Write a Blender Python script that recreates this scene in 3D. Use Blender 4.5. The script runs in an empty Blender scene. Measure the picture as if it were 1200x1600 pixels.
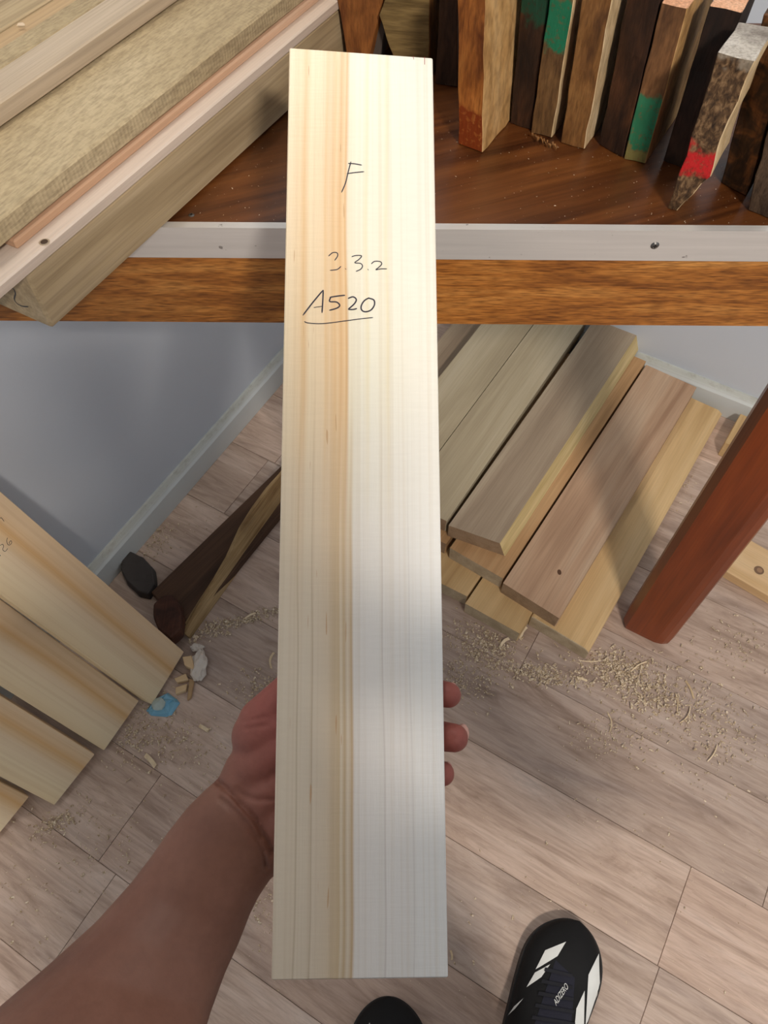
import bpy, bmesh, math, random
import numpy as np
from mathutils import Vector, Matrix, noise
from mathutils.bvhtree import BVHTree
random.seed(7)
scene = bpy.context.scene
COL = scene.collection

# ------------------------------------------------------------------ camera
FPX, PITCH, CAMZ = 1200.0, math.radians(57.5), 1.2
cam_d = bpy.data.cameras.new('camera')
cam_d.sensor_fit = 'VERTICAL'; cam_d.sensor_height = 32.0; cam_d.lens = 24.0
cam_d.clip_start = 0.02
cam = bpy.data.objects.new('camera', cam_d)
cam.location = (0, 0, CAMZ); cam.rotation_euler = (math.radians(90) - PITCH, 0, 0)
COL.objects.link(cam); scene.camera = cam

# ------------------------------------------------------------------ world, lamps, exposure
world = bpy.data.worlds.new('world'); scene.world = world; world.use_nodes = True
world.node_tree.nodes['Background'].inputs[0].default_value = (0.80, 0.90, 1.0, 1)
world.node_tree.nodes['Background'].inputs[1].default_value = 0.46
scene.view_settings.view_transform = 'Standard'
scene.view_settings.look = 'None'
scene.view_settings.exposure = 0.0
scene.view_settings.gamma = 1.0
scene.view_settings.use_curve_mapping = False


def lamp(name, loc, target, size, watts, colour, sy=None):
    d = bpy.data.lights.new(name, 'AREA'); d.shape = 'RECTANGLE'; d.size = size; d.size_y = sy or size
    d.energy = watts; d.color = colour
    o = bpy.data.objects.new(name, d); o.location = loc
    o.rotation_euler = (Vector(target) - Vector(loc)).to_track_quat('-Z', 'Y').to_euler()
    COL.objects.link(o); return o


lamp('ceiling_lamp_over_bench', (-0.25, 1.0, 2.38), (0.0, 0.5, 0.6), 0.35, 22, (1.0, 0.93, 0.83))
lamp('ceiling_lamp_behind', (0.62, -1.15, 2.38), (0.15, 0.4, 0.2), 0.28, 63, (1.0, 0.90, 0.80))


# ------------------------------------------------------------------ helpers
def ray(x, y):
    u = (x - 600) / FPX; v = (800 - y) / FPX
    return Vector((u, math.cos(PITCH) + v * math.sin(PITCH), -math.sin(PITCH) + v * math.cos(PITCH)))


EYE = Vector((0, 0, CAMZ))


def at(x, y, z=0.0):          # photo point on the level plane at height z
    r = ray(x, y); return EYE + r * ((z - CAMZ) / r.z)


def dp(x, y, d):              # photo point at a distance
    return EYE + ray(x, y) * d


def onp(x, y, p0, n):         # photo point on any plane
    r = ray(x, y); return EYE + r * ((p0 - EYE).dot(n) / r.dot(n))


def S(r, g, b):
    f = lambda c: (c / 255 / 12.92) if c <= 10 else ((c / 255 + 0.055) / 1.055) ** 2.4
    return (f(r), f(g), f(b), 1)


WM = {}


def link(o, parent=None, M=None):
    M = M or Matrix.Identity(4)
    COL.objects.link(o); WM[o.name] = M
    if parent:
        o.parent = parent; o.matrix_basis = WM[parent.name].inverted() @ M
    else:
        o.matrix_basis = M
    return o


def mesh(name, verts, faces, mat, parent=None, M=None, world_verts=False, smooth=False):
    M = M or Matrix.Identity(4)
    if world_verts:
        inv = M.inverted(); verts = [inv @ Vector(v) for v in verts]
    me = bpy.data.meshes.new(name); me.from_pydata([tuple(v) for v in verts], [], faces); me.update()
    if mat: me.materials.append(mat)
    if smooth: me.shade_smooth()
    return link(bpy.data.objects.new(name, me), parent, M)


def from_bm(name, bm, mat, parent=None, M=None, smooth=False):
    me = bpy.data.meshes.new(name); bmesh.ops.recalc_face_normals(bm, faces=bm.faces[:]); bm.to_mesh(me); bm.free()
    if mat: me.materials.append(mat)
    if smooth: me.shade_smooth()
    return link(bpy.data.objects.new(name, me), parent, M)


def tag(o, label=None, cat=None, group=None, kind=None):
    if label: o['label'] = label
    if cat: o['category'] = cat
    if group: o['group'] = group
    if kind: o['kind'] = kind
    return o


def empty(name, M):
    return link(bpy.data.objects.new(name, None), None, M)


def frame(origin, xdir, ydir):
    y = Vector(ydir).normalized(); z = Vector(xdir).cross(y).normalized(); x = y.cross(z)
    return Matrix.Translation(Vector(origin)) @ Matrix((x, y, z)).transposed().to_4x4()


def T(v): return Matrix.Translation(Vector(v))


def prism_bm(bottom, top, bevel=0.0, cuts=0, rough=0.0, seed=0):
    """closed solid between two matching polygons"""
    bm = bmesh.new(); n = len(bottom)
    a = [bm.verts.new(p) for p in bottom]; b = [bm.verts.new(p) for p in top]
    bm.faces.new(a[::-1]); bm.faces.new(b)
    for i in range(n):
        bm.faces.new((a[i], a[(i + 1) % n], b[(i + 1) % n], b[i]))
    bmesh.ops.recalc_face_normals(bm, faces=bm.faces[:])
    if bevel: bmesh.ops.bevel(bm, geom=bm.edges[:], offset=bevel, segments=1, affect='EDGES', profile=0.5)
    if cuts:
        bmesh.ops.triangulate(bm, faces=bm.faces[:])
        for _ in range(cuts):
            long_e = [e for e in bm.edges if e.calc_length() > 0.012]
            bmesh.ops.subdivide_edges(bm, edges=long_e, cuts=1)
            bmesh.ops.triangulate(bm, faces=bm.faces[:])
        for v in bm.verts:
            v.co += Vector(noise.noise_vector(v.co * 60 + Vector((seed, 0, 0)))) * rough
    return bm


# ------------------------------------------------------------------ materials
class NT:
    def __init__(s, name, rough=0.6, spec=0.5):
        s.m = bpy.data.materials.new(name); s.m.use_nodes = True; s.t = s.m.node_tree
        s.b = s.t.nodes['Principled BSDF']; s.b.inputs['Roughness'].default_value = rough
        s.b.inputs['Specular IOR Level'].default_value = spec

    def n(s, typ, **kw):
        nd = s.t.nodes.new(typ)
        for k, v in kw.items(): setattr(nd, k, v)
        return nd

    def l(s, a, b): s.t.links.new(a, b)

    def put(s, sock, v):
        if hasattr(v, 'is_output') or hasattr(v, 'node'): s.l(v, sock)
        else: sock.default_value = v

    def coord(s, scale=(1, 1, 1), rot=(0, 0, 0), rnd=True, loc=(0, 0, 0)):
        tc = s.n('ShaderNodeTexCoord'); src = tc.outputs['Object']
        if rnd:
            oi = s.n('ShaderNodeObjectInfo'); vm = s.n('ShaderNodeVectorMath', operation='MULTIPLY_ADD')
            s.l(oi.outputs['Random'], vm.inputs[0]); vm.inputs[1].default_value = (7.3, 11.1, 5.7); s.l(src, vm.inputs[2])
            src = vm.outputs[0]
        mp = s.n('ShaderNodeMapping'); s.l(src, mp.inputs[0]); mp.inputs['Rotation'].default_value = rot
        mp.inputs['Location'].default_value = loc
        m2 = s.n('ShaderNodeVectorMath', operation='MULTIPLY'); s.l(mp.outputs[0], m2.inputs[0]); m2.inputs[1].default_value = scale
        return m2.outputs[0]

    def noise(s, vec, scale=1.0, detail=3.0, rough=0.55, dist=0.0):
        nd = s.n('ShaderNodeTexNoise'); s.l(vec, nd.inputs['Vector']); nd.inputs['Scale'].default_value = scale
        nd.inputs['Detail'].default_value = detail; nd.inputs['Roughness'].default_value = rough
        nd.inputs['Distortion'].default_value = dist
        return nd.outputs['Fac']

    def ramp(s, fac, stops, interp='LINEAR'):
        r = s.n('ShaderNodeValToRGB'); s.l(fac, r.inputs[0]); e = r.color_ramp.elements; r.color_ramp.interpolation = interp
        e[0].position, e[0].color = stops[0]; e[1].position, e[1].color = stops[-1]
        for p, c in stops[1:-1]:
            k = e.new(p); k.color = c
        return r.outputs['Color']

    def mix(s, fac, a, b, mode='MIX'):
        m = s.n('ShaderNodeMix', data_type='RGBA', blend_type=mode)
        s.put(m.inputs['Factor'], fac); s.put(m.inputs['A'], a); s.put(m.inputs['B'], b)
        return m.outputs['Result']

    def math(s, op, a, b=0.0, c=0.0, clamp=False):
        m = s.n('ShaderNodeMath', operation=op, use_clamp=clamp)
        for i, v in enumerate((a, b, c)): s.put(m.inputs[i], v)
        return m.outputs[0]

    def xyz(s, vec):
        x = s.n('ShaderNodeSeparateXYZ'); s.l(vec, x.inputs[0]); return x.outputs

    def band(s, val, lo, hi, soft):   # 1 between lo and hi
        def mr(a, b):
            r = s.n('ShaderNodeMapRange', interpolation_type='SMOOTHSTEP'); s.put(r.inputs[0], val)
            r.inputs[1].default_value = a; r.inputs[2].default_value = b; return r.outputs[0]
        return s.math('MULTIPLY', mr(lo - soft, lo + soft), s.math('SUBTRACT', 1.0, mr(hi - soft, hi + soft)))

    def bump(s, h, strength=0.3, dist=0.001):
        b = s.n('ShaderNodeBump'); b.inputs['Strength'].default_value = strength; b.inputs['Distance'].default_value = dist
        s.l(h, b.inputs['Height']); s.l(b.outputs[0], s.b.inputs['Normal'])

    def col(s, c): s.put(s.b.inputs['Base Color'], c); return s


WHT = (1, 1, 1, 1); BLK = (0, 0, 0, 1)


def wood(name, cols, fine=0.25, broad=(26, 0.9, 26), fs=(420, 7, 420), rough=0.62, bump=0.25, rot=(0, 0, 0), saw=0.0, paint=(), tint=None, spec=0.35, blotch=0.0):
    """cols: list of stops for the broad figure (along local y); paint: (axis, lo, hi, colour)"""
    k = NT(name, rough, spec)
    broadn = k.noise(k.coord(broad, rot), 1.0, 3, 0.6, 0.6)
    st = [(0.28 + 0.44 * i / max(1, len(cols) - 1), c) for i, c in enumerate(cols)]
    c = k.ramp(broadn, st)
    f = k.noise(k.coord(fs, rot), 1.0, 2, 0.6)
    c = k.mix(fine, c, k.ramp(f, [(0.3, (0.35, 0.3, 0.26, 1)), (0.62, (1.12, 1.1, 1.08, 1))]), 'MULTIPLY')
    if blotch:
        c = k.mix(blotch, c, k.ramp(k.noise(k.coord((14, 14, 14)), 1.0, 4), [(0.35, (0.35, 0.3, 0.27, 1)), (0.65, (1.1, 1.1, 1.1, 1))]), 'MULTIPLY')
    h = f
    if saw:
        w = k.n('ShaderNodeTexWave', wave_type='BANDS', bands_direction='Y'); k.l(k.coord((1, 1, 1), (0, 0, 0.12)), w.inputs[0])
        w.inputs['Scale'].default_value = 90; w.inputs['Distortion'].default_value = 3; w.inputs['Detail'].default_value = 2
        h = k.math('MULTIPLY_ADD', w.outputs['Fac'], saw, f)
        c = k.mix(0.10 * saw, c, k.ramp(w.outputs['Fac'], [(0.2, (0.6, 0.6, 0.6, 1)), (0.8, (1.15, 1.15, 1.15, 1))]), 'MULTIPLY')
    if paint:
        p = k.xyz(k.coord(rnd=False)); nz = k.noise(k.coord((70, 70, 70)), 1.0, 3)
        for ax, lo, hi, pc in paint:
            v = k.math('MULTIPLY_ADD', k.math('SUBTRACT', nz, 0.5), 0.03, p['XYZ'.index(ax)])
            spk = k.ramp(k.noise(k.coord((300, 300, 300)), 1.0, 2), [(0.34, BLK), (0.46, WHT)])
            c = k.mix(k.math('MULTIPLY', k.band(v, lo, hi, 0.003), k.math('MULTIPLY_ADD', spk, 0.45, 0.5)), c, pc)
    k.bump(h, bump, 0.0006)
    return k.col(c).m


def plain(name, c, rough=0.6, metal=0.0, spec=0.5):
    k = NT(name, rough, spec); k.b.inputs['Metallic'].default_value = metal
    c2 = k.mix(0.12, c, k.ramp(k.noise(k.coord((60, 60, 60)), 1.0, 3), [(0.3, (0.6, 0.6, 0.6, 1)), (0.7, (1.2, 1.2, 1.2, 1))]), 'MULTIPLY')
    return k.col(c2).m


INK = plain('ink', S(38, 32, 48), 0.5)
INKB = plain('marker_ink', S(22, 18, 22), 0.5)


def chars(groups, tr, p0, n, width, mat, parent):
    for g_ in groups: strokes('handwritten_character', g_, tr, p0, n, width, mat, parent)


def strokes(name, lines, tr, p0, n, width, mat, parent, lift=0.00012):
    """hand-written line: thin ribbons lying on the plane (p0,n); tr maps sketch points to the surface"""
    vs, fs = [], []
    for ln in lines:
        P = [Vector(tr(*q)) for q in ln]
        if len(P) > 2:       # smooth
            Q = [P[0]]
            for i in range(len(P) - 1):
                a = P[max(0, i - 1)]; b = P[i]; c = P[i + 1]; d = P[min(len(P) - 1, i + 2)]
                for t in (0.25, 0.5, 0.75, 1.0):
                    Q.append(0.5 * ((2 * b) + (c - a) * t + (2 * a - 5 * b + 4 * c - d) * t * t + (3 * b - a - 3 * c + d) * t ** 3))
            P = Q
        base = len(vs)
        for i, p in enumerate(P):
            d = (P[min(i + 1, len(P) - 1)] - P[max(i - 1, 0)]).normalized(); s = n.cross(d) * width * 0.5
            w = 0.55 if i in (0, len(P) - 1) else 1.0
            vs += [p + s * w + n * lift, p - s * w + n * lift]
        for i in range(len(P) - 1):
            fs.append((base + 2 * i, base + 2 * i + 1, base + 2 * i + 3, base + 2 * i + 2))
    return mesh(name, vs, fs, mat, parent, WM[parent.name], world_verts=True)


# ------------------------------------------------------------------ room shell
A60, AM30 = math.radians(60.0), math.radians(-30.5)
WD = Vector((math.cos(A60), math.sin(A60), 0))            # along left wall, away from us
FD = Vector((math.cos(AM30), math.sin(AM30), 0))          # along the floor planks and the back wall
FN = Vector((-FD.y, FD.x, 0))
wl0 = at(174, 910); wr0 = Vector((0.657, 0.992, 0)) + FN * 0.012

k = NT('wall_paint', 0.75, 0.3)
c = k.ramp(k.noise(k.coord((2.5, 2.5, 2.5), rnd=False), 1, 3), [(0.3, S(204, 212, 222)), (0.7, S(213, 219, 227))])
spots = k.ramp(k.noise(k.coord((26, 26, 26), rnd=False), 1, 2), [(0.24, (0.35, 0.33, 0.3, 1)), (0.265, WHT)])
c = k.mix(0.5, c, spots, 'MULTIPLY'); k.bump(k.noise(k.coord((120, 120, 120), rnd=False), 1, 3), 0.12)
M_WALL = k.col(c).m
k = NT('baseboard_paint', 0.55, 0.4)
d_ = k.ramp(k.noise(k.coord((40, 40, 90), rnd=False), 1, 5, 0.7), [(0.25, S(156, 152, 138)), (0.5, S(186, 188, 180))])
zz = k.xyz(k.coord(rnd=False))[2]
M_BASE = k.col(k.mix(k.math('MULTIPLY_ADD', k.band(zz, 0.058, 0.2, 0.004), 0.8, 0.06), S(218, 224, 224), d_)).m
M_GAP = plain('joint_brown', S(96, 80, 70), 0.9)

# where the two walls meet
def meet(p, d, q, e):
    den = d.x * e.y - d.y * e.x; t = ((q.x - p.x) * e.y - (q.y - p.y) * e.x) / den
    return p + d * t
wn_l = Vector((-WD.y, WD.x, 0))                          # out of the room through the left wall
BT = 0.014
wlp = wl0 + wn_l * BT
wbp = wr0 + FN * BT
corner = meet(wlp, WD, wbp, FD)


def wall(name, a, b, out, h=2.4, th=0.08, base=-0.05):
    pts = [a, b, b + out * th, a + out * th]
    o = from_bm(name, prism_bm([p + Vector((0, 0, base)) for p in pts], [p + Vector((0, 0, h)) for p in pts]), M_WALL)
    return tag(o, kind='structure')


wall('wall_left', corner - WD * 2.6, corner, wn_l)
wall('wall_back', corner - wn_l * -0.08, corner + FD * 2.6, FN)


def baseboard(name, a, b, inn, h=0.066):
    prof = [(0, 0), (BT, 0), (BT, h - 0.016), (BT * 0.75, h - 0.008), (BT * 0.3, h), (0, h)]
    bot = [a + inn * u + Vector((0, 0, v + 0.0005)) for u, v in prof]; top = [b + inn * u + Vector((0, 0, v + 0.0005)) for u, v in prof]
    return tag(from_bm(name, prism_bm(bot, top), M_BASE), kind='structure')


baseboard('baseboard_left', corner - WD * 2.6, corner - WD * BT, -wn_l)
baseboard('baseboard_back', corner + FD * 0.0, corner + FD * 2.6, -FN)

# ceiling
pts = [corner - WD * 2.6, corner, corner + FD * 2.6, corner + FD * 2.6 - WD * 2.6]
cei = from_bm('ceiling', prism_bm([p + Vector((0, 0, 2.4)) for p in pts], [p + Vector((0, 0, 2.45)) for p in pts]), plain('ceiling_paint', S(225, 225, 222), 0.9))
tag(cei, kind='structure')

# floor: sub-floor slab with separate laminate planks
fl = from_bm('floor', prism_bm([p + Vector((0, 0, -0.05)) for p in pts], [p + Vector((0, 0, -0.0022)) for p in pts]), M_GAP)
tag(fl, kind='structure')
k = NT('laminate', 0.48, 0.4)
oi = k.n('ShaderNodeObjectInfo')
bn = k.noise(k.coord((30, 4.0, 30)), 1, 6, 0.68, 1.2)
c = k.ramp(bn, [(0.27, S(154, 132, 116)), (0.43, S(184, 162, 146)), (0.56, S(200, 179, 164)), (0.75, S(216, 199, 186))])
c = k.mix(0.9, c, k.ramp(oi.outputs['Random'], [(0.0, (0.78, 0.77, 0.77, 1)), (0.3, (1.02, 0.98, 0.95, 1)), (0.55, (0.88, 0.89, 0.90, 1)), (0.8, (1.14, 1.09, 1.06, 1)), (1.0, (0.94, 0.88, 0.85, 1))]), 'MULTIPLY')
c = k.mix(0.42, c, k.ramp(k.noise(k.coord((210, 16, 210)), 1, 4, 0.65, 0.5), [(0.36, (0.62, 0.58, 0.56, 1)), (0.55, (1.05, 1.05, 1.05, 1))]), 'MULTIPLY')
c = k.mix(0.5, c, k.ramp(k.noise(k.coord((9, 3, 9)), 1, 4, 0.6, 1.5), [(0.3, (0.68, 0.68, 0.72, 1)), (0.5, WHT)]), 'MULTIPLY')
k.bump(k.noise(k.coord((130, 6, 130)), 1, 2), 0.15, 0.0004)
M_LAM = k.col(c).m
PW, PL = 0.142, 0.60
o0 = at(732, 1155)                                        # a point on one long seam
MF = frame(o0, -FN, FD)      # local y along planks; local x towards us; local z must point up
if MF.to_3x3().col[2].z < 0: MF = frame(o0, FN, FD)
sgn = 1 if MF.to_3x3().col[0].dot(-FN) > 0 else -1
plank_meshes = {}


def plank_mesh(L):
    key = round(L, 3)
    if key not in plank_meshes:
        g = 0.0003; b = 0.0006
        bot = [(g, g, -0.0021), (PW - g, g, -0.0021), (PW - g, L - g, -0.0021), (g, L - g, -0.0021)]
        mid = [(x, y, -b) for x, y, _ in bot]
        top = [(g + b, g + b, 0), (PW - g - b, g + b, 0), (PW - g - b, L - g - b, 0), (g + b, L - g - b, 0)]
        vs = bot + mid + top; fs = [(8, 9, 10, 11)]
        for r in (0, 4):
            for i in range(4): fs.append((r + i, r + (i + 1) % 4, r + 4 + (i + 1) % 4, r + 4 + i))
        me = bpy.data.meshes.new('floor_plank'); me.from_pydata(vs, [], fs); me.materials.append(M_LAM); plank_meshes[key] = me
    return plank_meshes[key]


MFi = MF.inverted()
cornl = MFi @ corner
# end joints seen in the photo fix the stagger of their rows: plank rows are counted from the seam
seams = {0: (MFi @ at(1080, 1355)).y, 1: (MFi @ at(1000, 1600)).y, 2: (MFi @ at(165, 1330)).y + 0.60, -1: 0.46, -2: 0.02}
for r in range(-9, 12):
    x0 = (r if sgn > 0 else -r - 1) * PW
    off = seams.get(r, random.random() * PL)
    j0 = -4
    for j in range(-4, 5):
        y0 = off + j * PL
        corners_w = [MF @ Vector((x0 + a * PW, y0 + b * PL, 0)) for a in (0, 1) for b in (0, 1)]
        # clip to the room: keep what lies inside both walls
        dl = [(p - wlp).dot(wn_l) for p in corners_w]; db = [(p - wbp).dot(FN) for p in corners_w]
        if min(dl) > 0.0 or max(db) > 0.02: continue
        ya, yb = y0, y0 + PL
        if max(dl) > 0.005:   # shorten at the left wall
            lo = min((wlp - (MF @ Vector((x0 + a * PW, 0, 0)))).dot(wn_l) / FD.dot(wn_l) for a in (0, 1))
            ya = max(ya, lo)
        L = yb - ya
        if L < 0.03: continue
        me = plank_mesh(L)
        o = bpy.data.objects.new('floor_plank', me)
        link(o, fl, MF @ T((x0, ya, 0)))

# ------------------------------------------------------------------ workbench
TZ = 0.82
eL, eR = at(270, 357, TZ), at(1200, 363, TZ)
ED = (eR - eL); ED.z = 0; ED.normalize(); EN = Vector((-ED.y, ED.x, 0))
e0 = eL + ED * (-0.34 - eL.x) / ED.x; e0.z = 0; e1 = eL + ED * (0.52 - eL.x) / ED.x; e1.z = 0
Z = lambda z: Vector((0, 0, z))
bench = empty('workbench', T(e0))
tag(bench, 'workbench with glossy red-brown top, aluminium edge strip and wood-grain apron, standing across the corner', 'workbench')
MB = frame(e0, ED, EN)
MBx = frame(e0, -EN, ED)      # local y along the bench front
M_TOP = wood('bench_top_wood', [S(60, 30, 14), S(98, 56, 26), S(114, 68, 32)], fine=0.35, broad=(55, 2.6, 55), fs=(260, 9, 260), rough=0.30, bump=0.06, rot=(0, 0, math.radians(-22)), spec=0.5, blotch=0.15)
M_APR = wood('apron_wood', [S(126, 74, 30), S(172, 110, 48), S(200, 140, 72)], fine=0.85, broad=(90, 9, 90), fs=(620, 60, 620), rough=0.4, bump=0.15)
M_ALU = NT('aluminium', 0.32)
M_ALU.b.inputs['Metallic'].default_value = 0.35
cc = M_ALU.mix(0.3, S(214, 211, 207), M_ALU.ramp(M_ALU.noise(M_ALU.coord((220, 8, 220), rnd=False), 1, 3), [(0.3, (0.75, 0.75, 0.75, 1)), (0.7, (1.1, 1.1, 1.1, 1))]), 'MULTIPLY')
cc = M_ALU.mix(0.8, cc, M_ALU.ramp(M_ALU.noise(M_ALU.coord((150, 110, 150), rnd=False), 1, 2), [(0.25, (0.3, 0.28, 0.27, 1)), (0.29, WHT)]), 'MULTIPLY')
M_ALU = M_ALU.col(cc).m
TD = 0.32


def bench_box(name, x0, x1, y0, y1, z0, z1, mat, M=MB, bev=0.0008):
    P = [e0 + ED * x + EN * y for x, y in ((x0, y0), (x1, y0), (x1, y1), (x0, y1))]
    Mi = M.inverted()
    return from_bm(name, prism_bm([Mi @ (p + Z(z0)) for p in P], [Mi @ (p + Z(z1)) for p in P], bev), mat, bench, M)


BL = (e1 - e0).length
bench_box('tabletop', 0, BL, 0.0035, TD, TZ - 0.022, TZ, M_TOP, MBx)
tag(bench_box('apron', 0, BL, 0.001, 0.02, 0.722, TZ - 0.0225, M_APR, MBx), 'yellow-brown apron board with fine dark grain')
# L-shaped aluminium strip: front face and thin lip over the top
prof = [(0.0, TZ - 0.027), (0.0, TZ + 0.0012), (0.007, TZ + 0.0012), (0.007, TZ + 0.0001), (0.003, TZ + 0.0001), (0.003, TZ - 0.0222), (0.0008, TZ - 0.0222), (0.0008, TZ - 0.027)]
Mi = MBx.inverted()
strip = from_bm('edge_strip', prism_bm([Mi @ (e0 + EN * (a - 0.0005) + Z(b)) for a, b in prof], [Mi @ (e0 + ED * BL + EN * (a - 0.0005) + Z(b)) for a, b in prof]), M_ALU, bench, MBx)
tag(strip, 'scuffed aluminium edge strip')
M_STEEL = plain('steel', S(120, 118, 115), 0.35, 0.9)
M_DARK = plain('dark_slot', S(20, 18, 18), 0.8)


def screw(c, n, r, parent, name='screw'):
    up = Vector((0, 0, 1)); q = n.to_track_quat('Z', 'Y').to_matrix().to_4x4(); M = T(c) @ q
    bm = bmesh.new()
    rings = [(r, 0), (r * 0.92, r * 0.22), (r * 0.6, r * 0.34), (0, r * 0.38)]
    bmesh.ops.create_cone(bm, cap_ends=True, segments=16, radius1=r, radius2=r * 0.55, depth=r * 0.3)
    o = from_bm(name, bm, M_STEEL, parent, M, smooth=False)
    s = r * 0.09
    z = r * 0.16
    vs, fs = [], []
    for a in (0, 1):
        dx, dy = (r * 0.5, s * 1.6) if a == 0 else (s * 1.6, r * 0.5)
        b = len(vs); vs += [(-dx, -dy, z), (dx, -dy, z), (dx, dy, z), (-dx, dy, z)]; fs.append((b, b + 1, b + 2, b + 3))
    mesh('screw_slot', vs, fs, M_DARK, o, M)
    return o


sc = onp(1023, 383, eL, EN)
screw(sc - EN * 0.0010, -EN, 0.0034, bench)
scr2 = onp(299, 336, Vector((0, 0, TZ)), Vector((0, 0, 1)))
screw(scr2 + Z(0.0003), Vector((0, 0, 1)), 0.0026, bench)

# legs
M_LEG = wood('leg_wood', [S(104, 44, 14), S(130, 58, 20), S(148, 72, 28)], fine=0.25, broad=(20, 2, 20), rough=0.34, bump=0.08, rot=(math.pi / 2, 0, 0), spec=0.5)
la, lb = at(974, 982), at(1043, 1016)
lx = (lb - la).normalized(); ly = Vector((-lx.y, lx.x, 0)); lw = (lb - la).length


def leg(a, name='leg'):
    # section: flat front, chamfered left corner, rounded right corner
    sec = [(0.002, 0.0), (lw * 0.70, 0.0), (lw * 0.84, 0.003), (lw * 0.95, 0.009), (lw, 0.02), (lw, 0.05), (lw - 0.01, 0.06), (0.0, 0.06), (-0.006, 0.045), (-0.007, 0.014)]
    M = T(a); bm = bmesh.new(); rows = []
    for z, s in ((0.0, 0.93), (0.004, 0.985), (0.012, 1.0), (0.25, 1.0), (0.5, 1.0), (0.795, 1.0)):
        rows.append([bm.verts.new(lx * ((x - lw / 2) * s + lw / 2) + ly * ((y - 0.03) * s + 0.03) + Z(z)) for x, y in sec])
    for i in range(len(rows) - 1):
        for j in range(len(sec)):
            bm.faces.new((rows[i][j], rows[i][(j + 1) % len(sec)], rows[i + 1][(j + 1) % len(sec)], rows[i + 1][j]))
    bm.faces.new(rows[0][::-1]); bm.faces.new(rows[-1])
    o = from_bm(name, bm, M_LEG, bench, M); return o


tag(leg(la), 'reddish-brown varnished leg')
leg(Vector((-0.055, 0.585, 0)))

# ------------------------------------------------------------------ timber boards lying on the bench, upper left
def board_quad(name, top4, z0, ydir, mat, bevel=0.0012, rough=0.0, cuts=0, parent=None, seed=0):
    """solid board under the four top corners (near left, near right, far right, far left); grain along ydir"""
    y = Vector(ydir).normalized(); zt = top4[0].z
    M = frame(Vector((top4[0].x, top4[0].y, z0)), Vector((y.y, -y.x, 0)), y)
    if M.to_3x3().col[2].z < 0: M = frame(Vector((top4[0].x, top4[0].y, z0)), Vector((-y.y, y.x, 0)), y)
    Mi = M.inverted()
    t = [Mi @ p for p in top4]; b = [Vector((p.x, p.y, 0)) for p in t]
    return from_bm(name, prism_bm(b, t, bevel, cuts, rough, seed), mat, parent, M)


TH = math.radians(61.5); TU = Vector((math.cos(TH), math.sin(TH), 0)); TN = Vector((TU.y, -TU.x, 0))
M_BEAM = wood('grey_beam_wood', [S(142, 122, 92), S(176, 156, 122), S(192, 172, 140)], fine=0.3, broad=(45, 2.2, 45), rough=0.75)
M_PINK = wood('pale_pink_wood', [S(196, 176, 158), S(210, 192, 175), S(220, 204, 190)], fine=0.18, broad=(20, 1, 20), rough=0.7)
M_PEACH = wood('peach_wood', [S(190, 150, 118), S(206, 168, 138), S(214, 184, 160)], fine=0.15, broad=(30, 1, 30), rough=0.7)
M_ROUGH = wood('rough_sawn_wood', [S(158, 140, 108), S(178, 160, 126), S(192, 175, 142)], fine=0.42, broad=(16, 5, 16), fs=(520, 110, 520), rough=0.85, bump=0.9, saw=0.35)
M_GREYB = wood('grey_board_wood', [S(170, 150, 122), S(186, 168, 144), S(196, 180, 160)], fine=0.3, broad=(18, 2, 18), rough=0.8, bump=0.4)
M_TAN = wood('tan_board_wood', [S(170, 142, 104), S(184, 156, 118), S(194, 168, 132)], fine=0.25, broad=(18, 2, 18), rough=0.8)


def strip_on(name, nr, far_len, c_w, z0, z1, mat, label, near_l=None, **kw):
    """board running along TU: right-near top corner nr (world), width c_w"""
    nl = near_l or (nr - TN * c_w)
    top4 = [nl, nr, nr + TU * far_len, nr - TN * c_w + TU * far_len]
    o = board_quad(name, top4, z0, TU, mat, **kw)
    return tag(o, label, 'timber board' if 'beam' not in name else 'timber beam', 'timber lying on the bench')


def cpos(px, py, z): return at(px, py, z).dot(TN)
def spos(px, py, z): return at(px, py, z).dot(TU)
def cs(c_, s_, z): return TN * c_ + TU * s_ + Z(z)


bz = 0.868
cb = cpos(86, 518, TZ); s0 = spos(86, 518, TZ)
beam = tag(board_quad('timber_beam', [cs(cb - 0.105, s0, bz), cs(cb - 0.001, s0, bz), cs(cb - 0.001, s0 + 0.54, bz), cs(cb - 0.105, s0 + 0.54, bz)], TZ + 0.0015, TU, M_BEAM, 0.002),
           'long grey-brown timber beam overhanging the bench edge at left, ink mark on its end', 'timber beam')
endp = cs(cb, s0, bz)
tr = lambda u, v: onp(u * 0.2167, 330 + v * 0.2167, endp, -TU)
chars([[[(-30, 596), (0, 599), (35, 603)]], [[(50, 540), (92, 556), (112, 590), (104, 635), (128, 668), (165, 685), (205, 688)]]], tr, endp, -TU, 0.0011, INKB, beam)
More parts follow.
